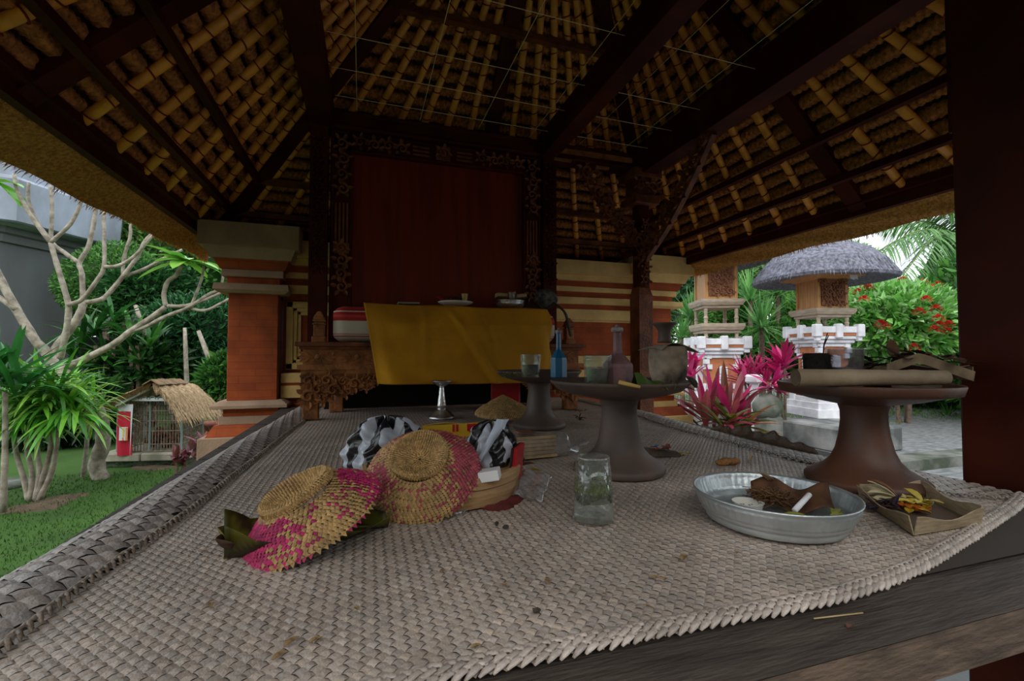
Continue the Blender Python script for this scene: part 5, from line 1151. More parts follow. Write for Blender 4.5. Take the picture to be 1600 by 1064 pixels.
BP('broadleaf_tree', 205, 470, 110, 90, 13.0, 3800, (.14, .24), (.07, .11), G_MID + G_DARK, 'dark tree filling the gap behind the fork of the frangipani', 'tree')
BP('dense_shrub', 175, 445, 75, 62, 8.0, 8500, (.05, .10), (.025, .045), [(.12, .32, .07), (.18, .42, .09), (.07, .20, .04)], 'dense small-leaved shrub below the tree, right of the tower shaft')
BP('dense_shrub', 305, 520, 70, 62, 6.9, 5200, (.10, .18), (.035, .06), [(.02, .09, .03), (.035, .14, .045), (.05, .19, .06)], 'dark glossy shrub above the thatched cage beside the brick pilaster', m=LEAFSHINY)
BP('dense_shrub', 240, 455, 60, 42, 7.6, 3200, (.10, .18), (.04, .07), [(.03, .12, .03), (.05, .2, .04), (.02, .08, .02)], 'dark green shrub in the middle behind the frangipani branches')
BP('dense_shrub', 225, 575, 60, 45, 6.4, 2600, (.14, .26), (.06, .10), G_DARK + [(.05, .17, .03)], 'dark broad-leaved shrub directly behind the thatched cage', m=LEAFSHINY)
BP('dense_shrub', 100, 640, 80, 55, 5.6, 2600, (.14, .24), (.05, .09), G_DARK, 'low dark shrub behind the strap-leaved clump', m=LEAFSHINY)
BP('dense_shrub', 348, 590, 26, 38, 6.0, 700, (.10, .18), (.04, .07), G_MID, 'small fresh green shrub between the cage roof and the pilaster')
def cluster(mb, c, n, L, w, cols, el=(-.3, 1.3), droop=.8, nseg=6, fold=.12, tip=0, jit=.02, az=None):
    for k in range(n):
        a = U(0, 2 * PI) if az is None else U(*az); e = U(*el); l = U(*L)
        mb.leaf((c[0] + U(-jit, jit), c[1] + U(-jit, jit), c[2] + U(-jit, jit) * 2), vecd(a, e), l, U(*w), droop=droop * U(.6, 1.4), n=nseg, fold=fold, tipw=tip, col=np.array(random.choice(cols)) * U(.75, 1.2))
t = thing('strap_leaved_plant', g(175, 640), 'dark upright broad-bladed plant behind the frangipani fork, above the cage', 'plant'); t.location = at(175, 620, zc=6.0); t.location.z = 0
b = MB()
for (px, py) in ((128, 540), (115, 560), (150, 520), (178, 500), (205, 530), (165, 560), (215, 570), (190, 590), (140, 590), (235, 545)): cluster(b, at(px, py, zc=6.0), 16, (.35, .6), (.05, .085), [(.025, .11, .02), (.04, .17, .03), (.07, .24, .035)], el=(.3, 1.4), droop=.7)
b.build('leaves', LEAFSHINY, t)
b = MB()
for px in (150, 178, 205, 165, 215): q = at(px, 540, zc=6.0); b.tube([(q.x, q.y, 0), (q.x + .02, q.y, q.z * .6), tuple(q)], .025, 7)
b.build('stem', BARKD, t)
t = thing('banana_plant', at(300, 620, zc=6.6), 'small plant with wide pale green leaves above the cage roof', 'plant'); t.location.z = 0
b = MB()
for (px, py, a) in ((285, 585, 2.6), (310, 592, .2), (272, 590, 2.9), (320, 585, .8)): b.leaf(at(px, py, zc=6.6), vecd(a, .35), .42, .2, n=8, droop=.9, col=(.16, .42, .05))
b.build('leaves', LEAFG, t); b = MB(); q = at(297, 590, zc=6.6); b.tube([(q.x, q.y, 0), tuple(q)], .03, 7); b.build('stem', BARKD, t)
for (x0, y0, x1, y1, r, lb) in ((255, 605, 228, 525, .035, 'slanting grey trunk rising behind the cage roof'), (342, 600, 322, 548, .035, 'short leaning trunk near the brick pilaster'), (292, 600, 290, 545, .03, 'thin dark upright trunk behind the cage roof')):
    q0, q1 = at(x0, y0, zc=6.2), at(x1, y1, zc=6.2); b = MB(); q0b = q0 + (q0 - q1) * (q0.z / max(.05, q1.z - q0.z)); b.tube([q0b, q0, q1, q1 + (q1 - q0) * .6], [r * 1.1, r, r * .9, r * .7], 9); o = b.build('bare_trunk', BARK, smooth=True); tag(o, lb, 'trunk')

# frangipani tree drawn from its forks
fr = thing('frangipani_tree', at(159, 750, z=0), 'pale bare-branched frangipani tree with one bright leaf cluster', 'tree')
ZF = 4.05
def br(pts, r0, r1, z0=ZF, z1=None):
    z1 = z0 if z1 is None else z1; P = [at(x, y, zc=lerp(z0, z1, i / (len(pts) - 1))) for i, (x, y) in enumerate(pts)]; P = sm(P, 5); n = len(P)
    return P, [.82 * lerp(r0, r1, i / (n - 1)) * (1 + .05 * math.sin(i * 1.7)) for i in range(n)]
B = [([(160, 753), (151, 725), (161, 692), (159, 662), (150, 638), (129, 614), (111, 596), (99, 581), (84, 568)], .078, .05, 4.05, 4.05),
     ([(84, 570), (68, 545), (56, 533), (26, 484), (0, 435), (-25, 380)], .05, .032, 4.05, 3.9), ([(26, 484), (0, 466), (-30, 450)], .03, .022, 3.95, 3.9),
     ([(84, 568), (84, 550), (101, 526), (124, 492), (130, 473)], .045, .035, 4.05, 4.15), ([(130, 473), (128, 428), (124, 411), (139, 383), (148, 340), (150, 318)], .026, .02, 4.15, 4.2),
     ([(124, 411), (100, 394), (81, 377), (81, 345), (81, 312), (78, 290)], .022, .016, 4.17, 4.2), ([(81, 377), (60, 350), (45, 315), (45, 285)], .02, .015, 4.2, 4.1),
     ([(130, 473), (150, 470), (165, 463), (192, 432), (215, 400), (228, 375), (246, 360)], .027, .018, 4.15, 4.4), ([(192, 432), (194, 402), (203, 372), (204, 350)], .02, .016, 4.3, 4.3), ([(192, 432), (226, 420), (259, 402), (285, 390)], .02, .015, 4.3, 4.5),
     ([(94, 560), (103, 520), (107, 480), (100, 450), (88, 410), (79, 379)], .03, .022, 4.0, 3.9), ([(79, 379), (49, 338), (28, 300), (22, 272)], .022, .016, 3.9, 3.85), ([(79, 379), (110, 350), (124, 323), (128, 310)], .02, .015, 3.9, 3.9),
     ([(107, 476), (128, 468), (150, 440), (162, 418), (163, 380), (162, 330)], .023, .017, 3.95, 4.0), ([(163, 417), (185, 415), (210, 400), (240, 366)], .02, .015, 3.97, 4.1),
     ([(94, 576), (115, 568), (150, 552), (180, 536), (203, 518), (235, 497), (259, 479)], .038, .026, 4.05, 4.2), ([(259, 479), (256, 460), (262, 440), (275, 430), (284, 412)], .024, .02, 4.2, 4.2), ([(262, 478), (285, 478), (308, 473), (340, 460), (366, 447), (385, 438)], .02, .014, 4.2, 4.3),
     ([(203, 518), (226, 511), (260, 494), (293, 481), (330, 458), (361, 449), (380, 440)], .024, .015, 4.15, 4.3), ([(293, 481), (320, 485), (345, 474), (366, 462)], .018, .013, 4.25, 4.3), ([(299, 477), (308, 455), (316, 432), (318, 415)], .016, .013, 4.25, 4.25), ([(345, 452), (348, 435), (349, 412)], .014, .012, 4.3, 4.3)]
for i, (pts, r0, r1, za, zb) in enumerate(B):
    P, R_ = br(pts, r0, r1, za, zb); 
    if i == 0: P[0].z = -.02
    b = MB(); b.tube(P, R_, 10); b.build('trunk' if i == 0 else 'branch', BARK, fr, smooth=True)
b = MB(); c = at(288, 408, zc=4.2)
for k in range(16): a = k * 2.4; b.leaf(c, vecd(a, U(-.25, .6)), U(.30, .42), U(.085, .115), n=7, droop=.55, col=np.array(random.choice([(.22, .55, .06), (.30, .62, .10), (.16, .45, .06)])), fold=.08)
b.build('leaf_cluster', LEAFSHINY, fr)
b = MB(); c2 = at(-5, 285, zc=3.85)
for k in range(9): b.leaf(c2, vecd(U(0, 6.3), U(-.7, .3)), U(.22, .32), U(.07, .09), n=6, droop=.6, col=(.20, .52, .06))
b.build('leaf_cluster', LEAFSHINY, fr)
b = MB()
for (px, py) in ((272, 395), (290, 388), (296, 392)):
    q = at(px, py, zc=4.1)
    for k in range(5): b.leaf(q, vecd(k * 1.25, .5), .035, .025, n=3, col=(.85, .8, .55))
b.build('white_blossom', LEAFG, fr)
# strap-leaved clump in the foreground left
def strapclump(name, base, heads, stems, label, cols, L, w, zc, n, el=(-.1, 1.3), droop=1.3, hc=None):
    t = thing(name, Vector((base.x, base.y, 0)), label, 'plant'); b = MB()
    for h in heads: cluster(b, at(h[0], h[1], zc=h[2] if len(h) > 2 else zc), n, L, w, cols, el=el, droop=droop, nseg=7)
    b.build('leaves', LEAFSHINY, t)
    for s_ in stems:
        P = [at(x, y, zc=zc) for x, y in s_]; P[0].z = max(0, P[0].z) if P[0].z < .1 else P[0].z; P = sm(P, 4); b = MB(); b.tube(P, [lerp(.019, .013, i / (len(P) - 1)) * (1 + .08 * (i % 2)) for i in range(len(P))], 9); b.build('stem', BARK if name[0] == 's' else BARKD, t, smooth=True)
    return t
BRT = [(.12, .42, .04), (.20, .52, .05), (.08, .30, .03), (.30, .58, .08)]
q = g(48, 786); zq = q.x * math.sin(TH) + q.y * math.cos(TH)
strapclump('strap_leaved_clump', q, [(75, 640), (45, 655), (20, 650), (100, 640), (88, 610), (115, 650), (60, 620), (35, 630)], [[(45, 788), (38, 750), (25, 705), (20, 660)], [(47, 788), (50, 740), (42, 700), (45, 660)], [(55, 786), (62, 740), (58, 700), (60, 640)], [(56, 784), (72, 730), (80, 690), (75, 645)], [(60, 782), (80, 740), (88, 700), (95, 650)]],
           'bright green strap-leaved clump on bare stems in the lawn', BRT, (.30, .48), (.024, .036), zq, 44)
q2 = at(5, 700, zc=3.1); strapclump('spiky_plant', q2, [(8, 600), (28, 610), (-20, 590)], [[(5, 800), (8, 700), (8, 610)]], 'tall plant with stiff upright blades at the left frame edge', [(.03, .17, .03), (.05, .24, .05), (.04, .2, .04)], (.30, .52), (.035, .05), 3.1, 22, el=(.15, 1.45), droop=.45)
strapclump('strap_leaved_clump', at(125, 700, zc=4.4), [(140, 625), (122, 640), (150, 650), (110, 600)], [[(130, 745), (135, 700), (140, 630)]], 'yellow-green strap-leaved clump in front of the frangipani trunk', [(.30, .55, .05), (.16, .42, .04), (.4, .6, .08)], (.22, .36), (.02, .03), 3.9, 22)

# ---------------------------------------------------------------- thatched cage
ZG = 4.5
A = at(183, 706, zc=ZG); Bc = at(283, 706, zc=ZG + .05); Bc.z = A.z; Cc_ = at(316, 695, zc=ZG + .55); Cc_.z = A.z; Dd = A + (Cc_ - Bc); H = .50
cg = thing('fowl_cage', tuple((A + Cc_) / 2 - Vector((0, 0, 0))), 'wire fowl cage under a shaggy thatched roof on a stone base', 'cage')
WIRE = mat('rusty_wire', (.30, .24, .19), (.16, .12, .09), 30, .7, metal=.3)
def grille(nm, p, q, n, h, par):
    b = MB(); d = q - p
    for k in range(n + 1): x = p + d * (k / n); b.tube([x, x + Vector((0, 0, h))], .0045, 5)
    for z in (0, .07, .20, .30, .40, h): b.tube([p + Vector((0, 0, min(z, h))), q + Vector((0, 0, min(z, h)))], .0055, 5)
    return b.build(nm, WIRE, par)
grille('front_grille', A, Bc, 22, H, cg); grille('side_grille', Bc, Cc_, 16, H - .02, cg); grille('side_grille', A, Dd, 14, H, cg); grille('rear_grille', Dd, Cc_, 14, H, cg)
for p_, h_ in ((A, H), (Bc, H), (Cc_, H), (Dd, H), (A.lerp(Bc, .5), H + .12)): b = MB(); b.tube([p_, p_ + Vector((0, 0, h_))], .010, 6); b.build('upright_rod', mat('green_grey_iron', (.22, .28, .27), rough=.6), cg)
def q3(px, py, dz): return at(px, py, zc=ZG + dz)
Rf, Rb = q3(238, 599, -.12), q3(290, 597, .65); lf, lb = q3(162, 636, -.12), q3(235, 620, .65); rf, rb_ = q3(276, 650, -.16), q3(344, 642, .55)
STRAWM = mat('dry_thatch', (.52, .38, .22), (.30, .20, .11), 40, .95, bump=.6, bscale=150)
b = MB()
def slope(f0, f1, e0, e1, bulge):
    def f(u, v): p = f0.lerp(f1, u).lerp(e0.lerp(e1, u), v); return tuple(p + Vector((0, 0, bulge * math.sin(PI * v) + .01 * math.sin(30 * u + 11 * v))))
    b.grid(f, 24, 14); b.grid(lambda u, v: tuple(Vector(f(u, v)) - Vector((0, 0, .035))), 24, 14)
    for _ in range(1700):
        u, v = U(0, 1), U(0, 1); p = Vector(f(u, v)); d = (e0.lerp(e1, u) - f0.lerp(f1, u)).normalized(); b.leaf(p + Vector((0, 0, .004)), d + Vector((U(-.2, .2), U(-.2, .2), U(-.1, .15))), U(.08, .17), .007, n=2, droop=.5)
    for _ in range(170):
        v = U(0, 1); p = Vector(f(0, v)); d = (e0 - f0).normalized(); b.leaf(p, d + Vector((U(-.3, .3), U(-.3, .2), -.2)), U(.06, .14), .008, n=2, droop=.8)
slope(Rf, Rb, rf, rb_, .07); slope(Rf, Rb, lf, lb, .03); b.build('thatch', STRAWM, cg)
b = MB(); n = 5
for k in range(n):
    p_, q_ = Rf.lerp(Rb, k / n * .85 - .04), Rf.lerp(Rb, (k + 1) / n * .85 - .02); b.grid(lambda u, v: tuple(p_.lerp(q_, u) + RT * (.085 * (v - .5) * 2) + Vector((0, 0, .035 - .05 * abs(2 * v - 1) + .004 * k % .008))), 2, 6)
b.build('ridge_tiles', mat('mossy_tile', (.30, .15, .09), (.12, .11, .05), 20, .9), cg, mod=.01)
b = MB(); b.beam(q3(181, 632, -.08), q3(232, 606, -.08), .03, .045); b.beam(q3(208, 624, -.03), q3(272, 624, -.03), .03, .03); b.build('white_bargeboard', mat('dirty_white_paint', (.60, .62, .66), rough=.6), cg)
b = MB()
for k in range(5): q = q3(212 + k * 13, 624, -.05); b.tube([q + RT * (.03 * math.cos(a)) + Vector((0, 0, .03 * math.sin(a))) for a in [i * PI / 8 for i in range(9)]], .004, 5)
b.build('wire_scallops', MATS['green_grey_iron'], cg)
cg2 = thing('red_banner', tuple(q3(194, 706, -.08)), 'red and white striped plastic sheet tied on the left of the cage front', 'banner')
p0 = q3(183, 712, -.07); w_ = .135; hh = .50
b = MB(); b.grid(lambda u, v: tuple(p0 + RT * (w_ * u) + Vector((0, 0, hh * v * .86)) - Vector((FW.x, FW.y, 0)) * (.012 * math.sin(5 * u + 3 * v))), 10, 14); b.build('red_field', mat('banner_red', (.50, .012, .035), (.42, .01, .03), 5, .45), cg2, mod='solid')
b = MB(); b.grid(lambda u, v: tuple(p0 + RT * (w_ * u) + Vector((0, 0, hh * (.86 + .14 * v))) - Vector((FW.x, FW.y, 0)) * (.012 * math.sin(5 * u + 3))), 8, 3)
b.grid(lambda u, v: tuple(p0 + RT * (w_ * (.22 + .62 * u)) + Vector((0, 0, hh * (.30 + .26 * v))) - Vector((FW.x, FW.y, 0)) * .019), 6, 6); b.grid(lambda u, v: tuple(p0 + RT * (w_ + .02 * v * u) + Vector((0, 0, hh * (u))) - Vector((FW.x, FW.y, 0)) * (.014)), 8, 2); b.build('white_patch', mat('banner_white', (.68, .70, .74), rough=.5), cg2, mod='solid')
b = MB(); b.grid(lambda u, v: tuple(p0 + RT * (w_ * (.48 + .10 * u)) + Vector((0, 0, hh * (.38 + .17 * v))) - Vector((FW.x, FW.y, 0)) * .022), 2, 3); b.build('yellow_bar', mat('banner_yellow', (.75, .6, .08), rough=.5), cg2, mod='solid')
b = MB(); b.grid(lambda u, v: tuple(p0 + RT * (w_ * (.70 + .12 * u)) + Vector((0, 0, hh * (.30 + .25 * v))) - Vector((FW.x, FW.y, 0)) * .022), 2, 3); b.grid(lambda u, v: tuple(p0 + RT * (w_ * (.46 + .10 * u)) + Vector((0, 0, hh * (.30 + .06 * v))) - Vector((FW.x, FW.y, 0)) * .022), 2, 3); b.build('orange_bar', mat('banner_orange', (.75, .25, .05), rough=.5), cg2, mod='solid')
sb = thing('stone_block_plinth', ((A.x + Cc_.x) / 2, (A.y + Cc_.y) / 2, 0), 'mossy stone block base carrying the wire cage', 'base')
dA = (Bc - A).normalized(); dB = (Cc_ - Bc).normalized()
b = MB()
for k, (u0, u1) in enumerate(((-.10, .30), (.31, .72))):
    c = A + dA * ((u0 + u1) / 2) + dB * .26; b.box((c.x, c.y, A.z - .045), (u1 - u0, .66, .075), Matrix((dA, Vector((-dA.y, dA.x, 0)), Vector((0, 0, 1)))).transposed(), bev=.008)
b.build('capping_stones', mat('pale_mossy_cap', (.38, .35, .27), (.22, .21, .15), 8, .9, bump=.3), sb)
c = A + dA * .30 + dB * .28; b = MB(); b.box((c.x, c.y, (A.z - .085) / 2), (.76, .58, A.z - .085), Matrix((dA, Vector((-dA.y, dA.x, 0)), Vector((0, 0, 1)))).transposed()); b.build('mossy_plinth', STONE_M, sb)
b = MB()
for k in range(500): q = A + dA * U(-.1, .7) - Vector((FW.x, FW.y, 0)) * U(.02, .06); q.z = U(0, A.z - .08); b.leaf(q, (-FW.x + U(-1, 1), -FW.y + U(-1, 1), U(0, 1)), U(.012, .03), U(.008, .014), n=2, col=random.choice(G_MID))
b.build('moss', LEAFG, sb)
b = MB(); c = A.lerp(Cc_, .55)
for k in range(40): b.ball((c.x + U(-.14, .14), c.y + U(-.12, .12), A.z + .03 + abs(random.gauss(0, .07))), (U(.03, .06), U(.03, .06), U(.02, .04)), 7, 5, wob=.3)
o = b.build('rubble_heap', mat('red_rubble', (.22, .09, .06), (.10, .06, .04), 15, .95, bump=.5), loc=tuple(c)); tag(o, 'heap of reddish rubble lying inside the wire cage', 'rubble', kind='stuff')
TERRA = mat('terracotta', (.34, .12, .08), (.22, .08, .055), 8, .7)
for (px, py, s_, lb) in ((326, 668, .085, 'small terracotta urn beside the thatched cage'), (343, 650, .12, 'wide terracotta bowl planter behind the small urn'), (352, 668, .08, 'terracotta urn half hidden by the brick pilaster')):
    c = at(px, py, zc=5.6); c.z = 0; b = MB(); b.lathe([(s_ * .8, .0), (s_ * .8, .02), (s_ * .5, .05), (s_ * .55, .10), (s_ * .9, .18), (s_ * .95, .22), (s_ * 1.25, .25), (s_ * 1.3, .28), (s_ * 1.1, .28), (s_ * .9, .24), (0, .22)], 28, (c.x, c.y, .0)); o = b.build('terracotta_urn', TERRA, smooth=True); tag(o, lb, 'pot')
def cordy(px, py, zc, cols, n, L, w, label, name='cordyline_plant', heads=((0, 0),), el=(.2, 1.4), base=None):
    c = at(px, py, zc=zc); t = thing(name, (c.x, c.y, base if base is not None else 0), label, 'plant'); b = MB()
    hs = [at(px + dx, py + dy, zc=zc + U(-.1, .1)) for dx, dy in heads]
    for h in hs: cluster(b, h, n, L, w, cols, el=el, droop=.5, nseg=6, fold=.18)
    b.build('leaves', PINKL, t); b = MB()
    for h in hs: b.tube([(c.x, c.y, base or 0), tuple((h + c) / 2 * .5 + Vector((c.x, c.y, (base or 0))) * .5) if False else (lerp(c.x, h.x, .6), lerp(c.y, h.y, .6), h.z * .6), tuple(h)], .014, 7)
    b.build('stem', BARKD, t)
PURP = [(.32, .12, .16), (.22, .06, .06), (.45, .25, .32), (.12, .04, .03)]
cordy(276, 722, 3.9, PURP, 12, (.10, .17), (.03, .045), 'small purple-red plant peeping over the mat edge below the cage', heads=((0, 0), (14, -2)))
cordy(314, 700, 4.0, PURP + [(.4, .1, .03)], 12, (.10, .17), (.03, .045), 'small red and purple plant over the mat edge, nearer the brick pilaster', heads=((0, 0), (-12, 8)))
cordy(352, 640, 5.4, PURP, 8, (.10, .17), (.03, .045), 'purple plant potted in the terracotta urns by the pilaster', heads=((0, 0),))

# ---------------------------------------------------------------- right: shrines
SH_ST = mat('shrine_stone', (.84, .84, .88), (.62, .62, .66), 7, .9, bump=.3, bscale=50)
SH_WD = mat('shrine_timber', (.56, .29, .11), (.40, .19, .07), 8, .6, stretch=(6, 6, .6))
SH_LG = mat('ledge_timber', (.47, .38, .29), (.33, .26, .19), 10, .8, stretch=(1, 1, 6))
SH_BK = mat('shrine_brick', (.50, .19, .09), (.40, .14, .06), 12, .85)
SH_BL = mat('black_thatch', (.10, .10, .125), (.26, .26, .32), 30, .95, bump=.8, bscale=140, bstretch=(1, 1, 1))
def shrine(px, zc, rotz, ys, label, storey2=False, base=.10, rr=.72, off=(0, 0)):
    Z = {k: at(px, v, zc=zc).z for k, v in ys.items()}; c = at(px, 555, zc=zc); c.z = base; s_ = zc / 5.6
    t = thing('shrine', tuple(c), label, 'shrine', rot=(0, 0, rotz))
    def R(k): return Z[k] - base
    def bx(mb, w, z0, z1, tp=1, d=None, bev=0): mb.box((0, 0, (z0 + z1) / 2), (w, d or w, z1 - z0), taper=tp, bev=bev)
    a = .385 * s_
    st, bk = MB(), MB(); top, bot = R('st_t'), 0
    h = top - bot
    for (f0, f1, w) in ((0, .10, 1.55), (.10, .17, 1.45), (.17, .22, 1.3), (.30, .34, 1.18), (.34, .38, 1.08), (.78, .82, 1.05), (.82, .86, 1.2), (.86, .90, 1.32), (.93, 1.0, 1.42)): bx(st, a * w, bot + h * f0, bot + h * f1, bev=.006)
    bx(bk, a * 1.22, bot + h * .22, bot + h * .30); bx(bk, a * .93, bot + h * .38, bot + h * .78); bx(bk, a * 1.36, bot + h * .90, bot + h * .93)
    bx(st, a * .80, bot + h * .38, bot + h * .79)
    for sx in (-1, 1):                                       # corner ears, stepped wings
        for sy in (-1, 1):
            e = a * .68
            st.box((sx * e, sy * e, h * .955), (a * .22, a * .22, h * .14), bev=.01); st.box((sx * e * .98, sy * e * .98, h * .87), (a * .14, a * .14, h * .06), bev=.008, taper=1.2)
            st.box((sx * e * .8, sy * e * .8, h * .20), (a * .26, a * .26, h * .12), bev=.01)
    for (dx, dy) in ((0, -1), (-1, 0), (1, 0), (0, 1)):
        tx, ty = dy, dx
        for q in (-1, 1):
            for k, (o1, zz_, ww) in enumerate(((.40, .80, .14), (.46, .74, .10), (.38, .68, .08), (.38, .46, .08), (.44, .41, .12))):
                st.box((dx * a * .47 + tx * q * a * o1, dy * a * .47 + ty * q * a * o1, h * zz_), (a * (ww if ty or dy == 0 else .10) + .02, a * .10 + .02, h * .055))
        st.box((dx * a * .48, dy * a * .48, h * .58), (a * .26, a * .26, h * .20), Euler((0, 0, PI / 4)).to_matrix() if False else None, bev=.01); st.ball((dx * a * .5, dy * a * .5, h * .50), (a * .13, a * .13, h * .04), 12, 8); st.ball((dx * a * .5, dy * a * .5, h * .66), (a * .12, a * .12, h * .03), 12, 8)
        st.box((dx * a * .68, dy * a * .68, h * .95), (a * .20, a * .20, h * .16), bev=.012)
    st.build('stone_pedestal', SH_ST, t, world=False); bk.build('brick_bands', SH_BK, t, world=False)
    b = MB(); w = .385 * s_
    def ledge(z0, z1): bx(b, w * 1.30, z1 - (z1 - z0) * .35, z1); bx(b, w * 1.2, z0 + (z1 - z0) * .3, z1 - (z1 - z0) * .35, tp=1.08); bx(b, w * 1.08, z0, z0 + (z1 - z0) * .3)
    ledge(R('l_b'), R('l_t'))
    if storey2: ledge(R('l2_b'), R('l2_t'))
    b.build('timber_ledge', SH_LG, t, world=False)
    lv = [(top, R('l2_b')), (R('l2_t'), R('l_b'))] if storey2 else [(top, R('l_b'))]
    for z0, z1 in lv:
        for sx in (-1, 1):
            for sy in (-1, 1):
                b = MB(); b.lathe([(.022 * s_, z0), (.022 * s_, z0 + (z1 - z0) * .3), (.028 * s_, z0 + (z1 - z0) * .35), (.018 * s_, z0 + (z1 - z0) * .5), (.022 * s_, z0 + (z1 - z0) * .8), (.022 * s_, z1)], 12, (sx * w * .46, sy * w * .46, 0)); b.build('short_post', SH_LG, t, world=False)
    z0, z1 = R('l_t'), R('b_t')
    b = MB(); bx(b, w * .92, z0, z1)
    for sx in (-1, 1):
        for sy in (-1, 1): b.box((sx * w * .45, sy * w * .45, (z0 + z1) / 2), (w * .09, w * .09, z1 - z0))
    for z in (z0 + .015, z1 - .015): bx(b, w * .96, z - .015, z + .015)
    b.build('timber_box', SH_WD, t, world=False)
    for sx in (-1, 1):
        b = MB(); x0 = sx * w * .19; b.box((x0, -w * .475, (z0 + z1) / 2), (w * .34, .02, (z1 - z0) * .82)); 
        for k in range(4): scroll(b, (x0 + w * .06 * (-1) ** k, -w * .49, z0 + (z1 - z0) * (.2 + .18 * k)), (1, 0, 0), (0, 0, 1), (0, -1, 0), w * .22, fl=(-1) ** k)
        b.build('carved_door', mat('carved_door', (.26, .11, .05), (.16, .06, .025), 20, .6), t, world=False)
    b = MB(); b.box((0, -w * .49, z1 - .01), (w * .95, .03, .05)); b.box((0, -w * .52, (z0 + z1) / 2), (.012, .02, .03)); scroll(b, (-w * .3, -w * .51, z1 - .03), (1, 0, 0), (0, 0, 1), (0, -1, 0), w * .2); scroll(b, (w * .3, -w * .51, z1 - .03), (1, 0, 0), (0, 0, 1), (0, -1, 0), w * .2, fl=-1)
    b.build('door_lintel', MATS['carved_door'], t, world=False)
    b = MB(); bx(b, w * 1.0, z1, z1 + .03 * s_, tp=1.3); bx(b, w * 1.6, z1 + .03 * s_, z1 + .075 * s_, tp=1.08); b.build('roof_frame', SH_WD, t, world=False)
    b = MB(); e, tp_ = R('r_e'), R('r_t'); r = rr * s_; H_ = tp_ - e
    prof = [(r * .55, e + .05), (r * .9, e + .0), (r * .98, e - .005), (r * 1.0, e + .03), (r * .97, e + .07), (r * .86, e + H_ * .40), (r * .66, e + H_ * .66), (r * .40, e + H_ * .87), (r * .16, e + H_ * .98), (0, tp_)]
    b.lathe(prof, 48, (0, 0, 0), wob=lambda tt, z: .035 * math.cos(4 * tt) * -1 + .01 * math.sin(9 * tt + z * 20))
    for k in range(2600):
        tt = U(0, 2 * PI); s2 = U(.0, 1) ** .5; i = 3 + s2 * 0; f = U(0, 1); r_ = r * (.12 + .88 * f); zz_ = np.interp(r_, [p[0] for p in prof[::-1][:7]], [p[1] for p in prof[::-1][:7]]); b.leaf((r_ * math.cos(tt) * (1 - .035 * math.cos(4 * tt)), r_ * math.sin(tt) * (1 - .035 * math.cos(4 * tt)), zz_), (math.cos(tt), math.sin(tt), -.25 - .9 * f), U(.06, .12), .008, n=2, droop=.5)
    b.build('black_thatch', SH_BL, t, world=False)
    b = MB(); b.add([(w * .30, -w * .80, z1 + .055), (w * .55, -w * .80, z1 + .055), (w * .55, -w * .82, z1 - .02), (w * .48, -w * .82, z1 - .01), (w * .42, -w * .82, z1 - .025), (w * .30, -w * .82, z1 - .01)], [(0, 1, 2, 3, 4, 5)]); b.build('white_cloth_scrap', mat('white_scrap', (.8, .8, .78), rough=.8), t, world=False, mod='solid')
    return t
# low plinth of the nearer shrine
kc = at(1325, 712, z=.10); yB = at(1205, 500, X=kc.x).y; xB = at(1406, 500, Y=kc.y).x; zt_ = at(1325, 672, zc=kc.x * math.sin(TH) + kc.y * math.cos(TH)).z
b = MB(); b.span((kc.x, kc.y, .10), (xB, yB, zt_), bev=.015); o = b.build('stone_plinth', mat('stained_stone', (.36, .36, .35), (.09, .10, .10), 3.2, .9, bump=.3, mix=(.32, .6))); tag(o, 'long low stained stone plinth under the nearer thatched shrine', 'plinth')
sA = shrine(1285, 5.7, math.radians(-14), dict(st_t=512, l_b=497, l_t=484, b_t=440, r_e=440, r_t=372), 'nearer wooden spirit shrine with a grey-black thatched cap', base=zt_, rr=.74)
sB = shrine(1119, 6.6, math.radians(-22), dict(st_t=530, l2_b=521, l2_t=507, l_b=483, l_t=470, b_t=410, r_e=412, r_t=340), 'farther two-storey spirit shrine beside the right brick pilaster', storey2=True, rr=.62)
b = MB(); c = at(1119, 640, zc=6.5); b.box((c.x, c.y, .20), (1.05, 1.05, .2), Euler((0, 0, -.38)).to_matrix(), bev=.02); o = b.build('stone_plinth', STONE_M); tag(o, 'square mossy stone plinth under the farther two-storey shrine', 'plinth')
for (px, py, zc, r, lb) in ((1200, 637, 4.9, .15, 'dark lichen-spotted boulder between the two shrines'), (1178, 632, 5.3, .14, 'grey upright stone behind the dark boulder')):
    c = at(px, py, zc=zc); b = MB(); b.ball((0, 0, 0), (r * 1.1, r * .8, r), 24, 16, wob=.09); b.v = [v + np.array([c.x, c.y, c.z]) for v in b.v]; z_ = c.z - r
    o = b.build('boulder', STONE_M, smooth=True, loc=(c.x, c.y, c.z)); tag(o, lb, 'rock')
    b = MB(); b.box((c.x, c.y, (.1 + z_ + .06) / 2), (.22, .2, max(.05, z_ + .06 - .1)), bev=.02); o = b.build('stone_block', STONE_M); tag(o, 'rough stone block under the ' + ('dark boulder' if px == 1200 else 'grey upright stone'), 'rock')
c = at(1178, 592, zc=5.2); b = MB(); b.box((c.x, c.y, c.z), (.15, .15, .10), Euler((0, 0, .4)).to_matrix(), bev=.02, col=None); b.box((c.x, c.y, (c.z - .05) / 2 + .05), (.07, .07, c.z - .15), Euler((0, 0, .4)).to_matrix()); o = b.build('stone_lantern', SH_ST); tag(o, 'small pale stone capital among the pink plants', 'stone')
b = MB(); c = at(1165, 700, zc=4.6); b.box((c.x, c.y, .18), (.55, .4, .16), bev=.02); o = b.build('stone_step', STONE_M); tag(o, 'low dark stone step just beyond the right mat edge', 'step')

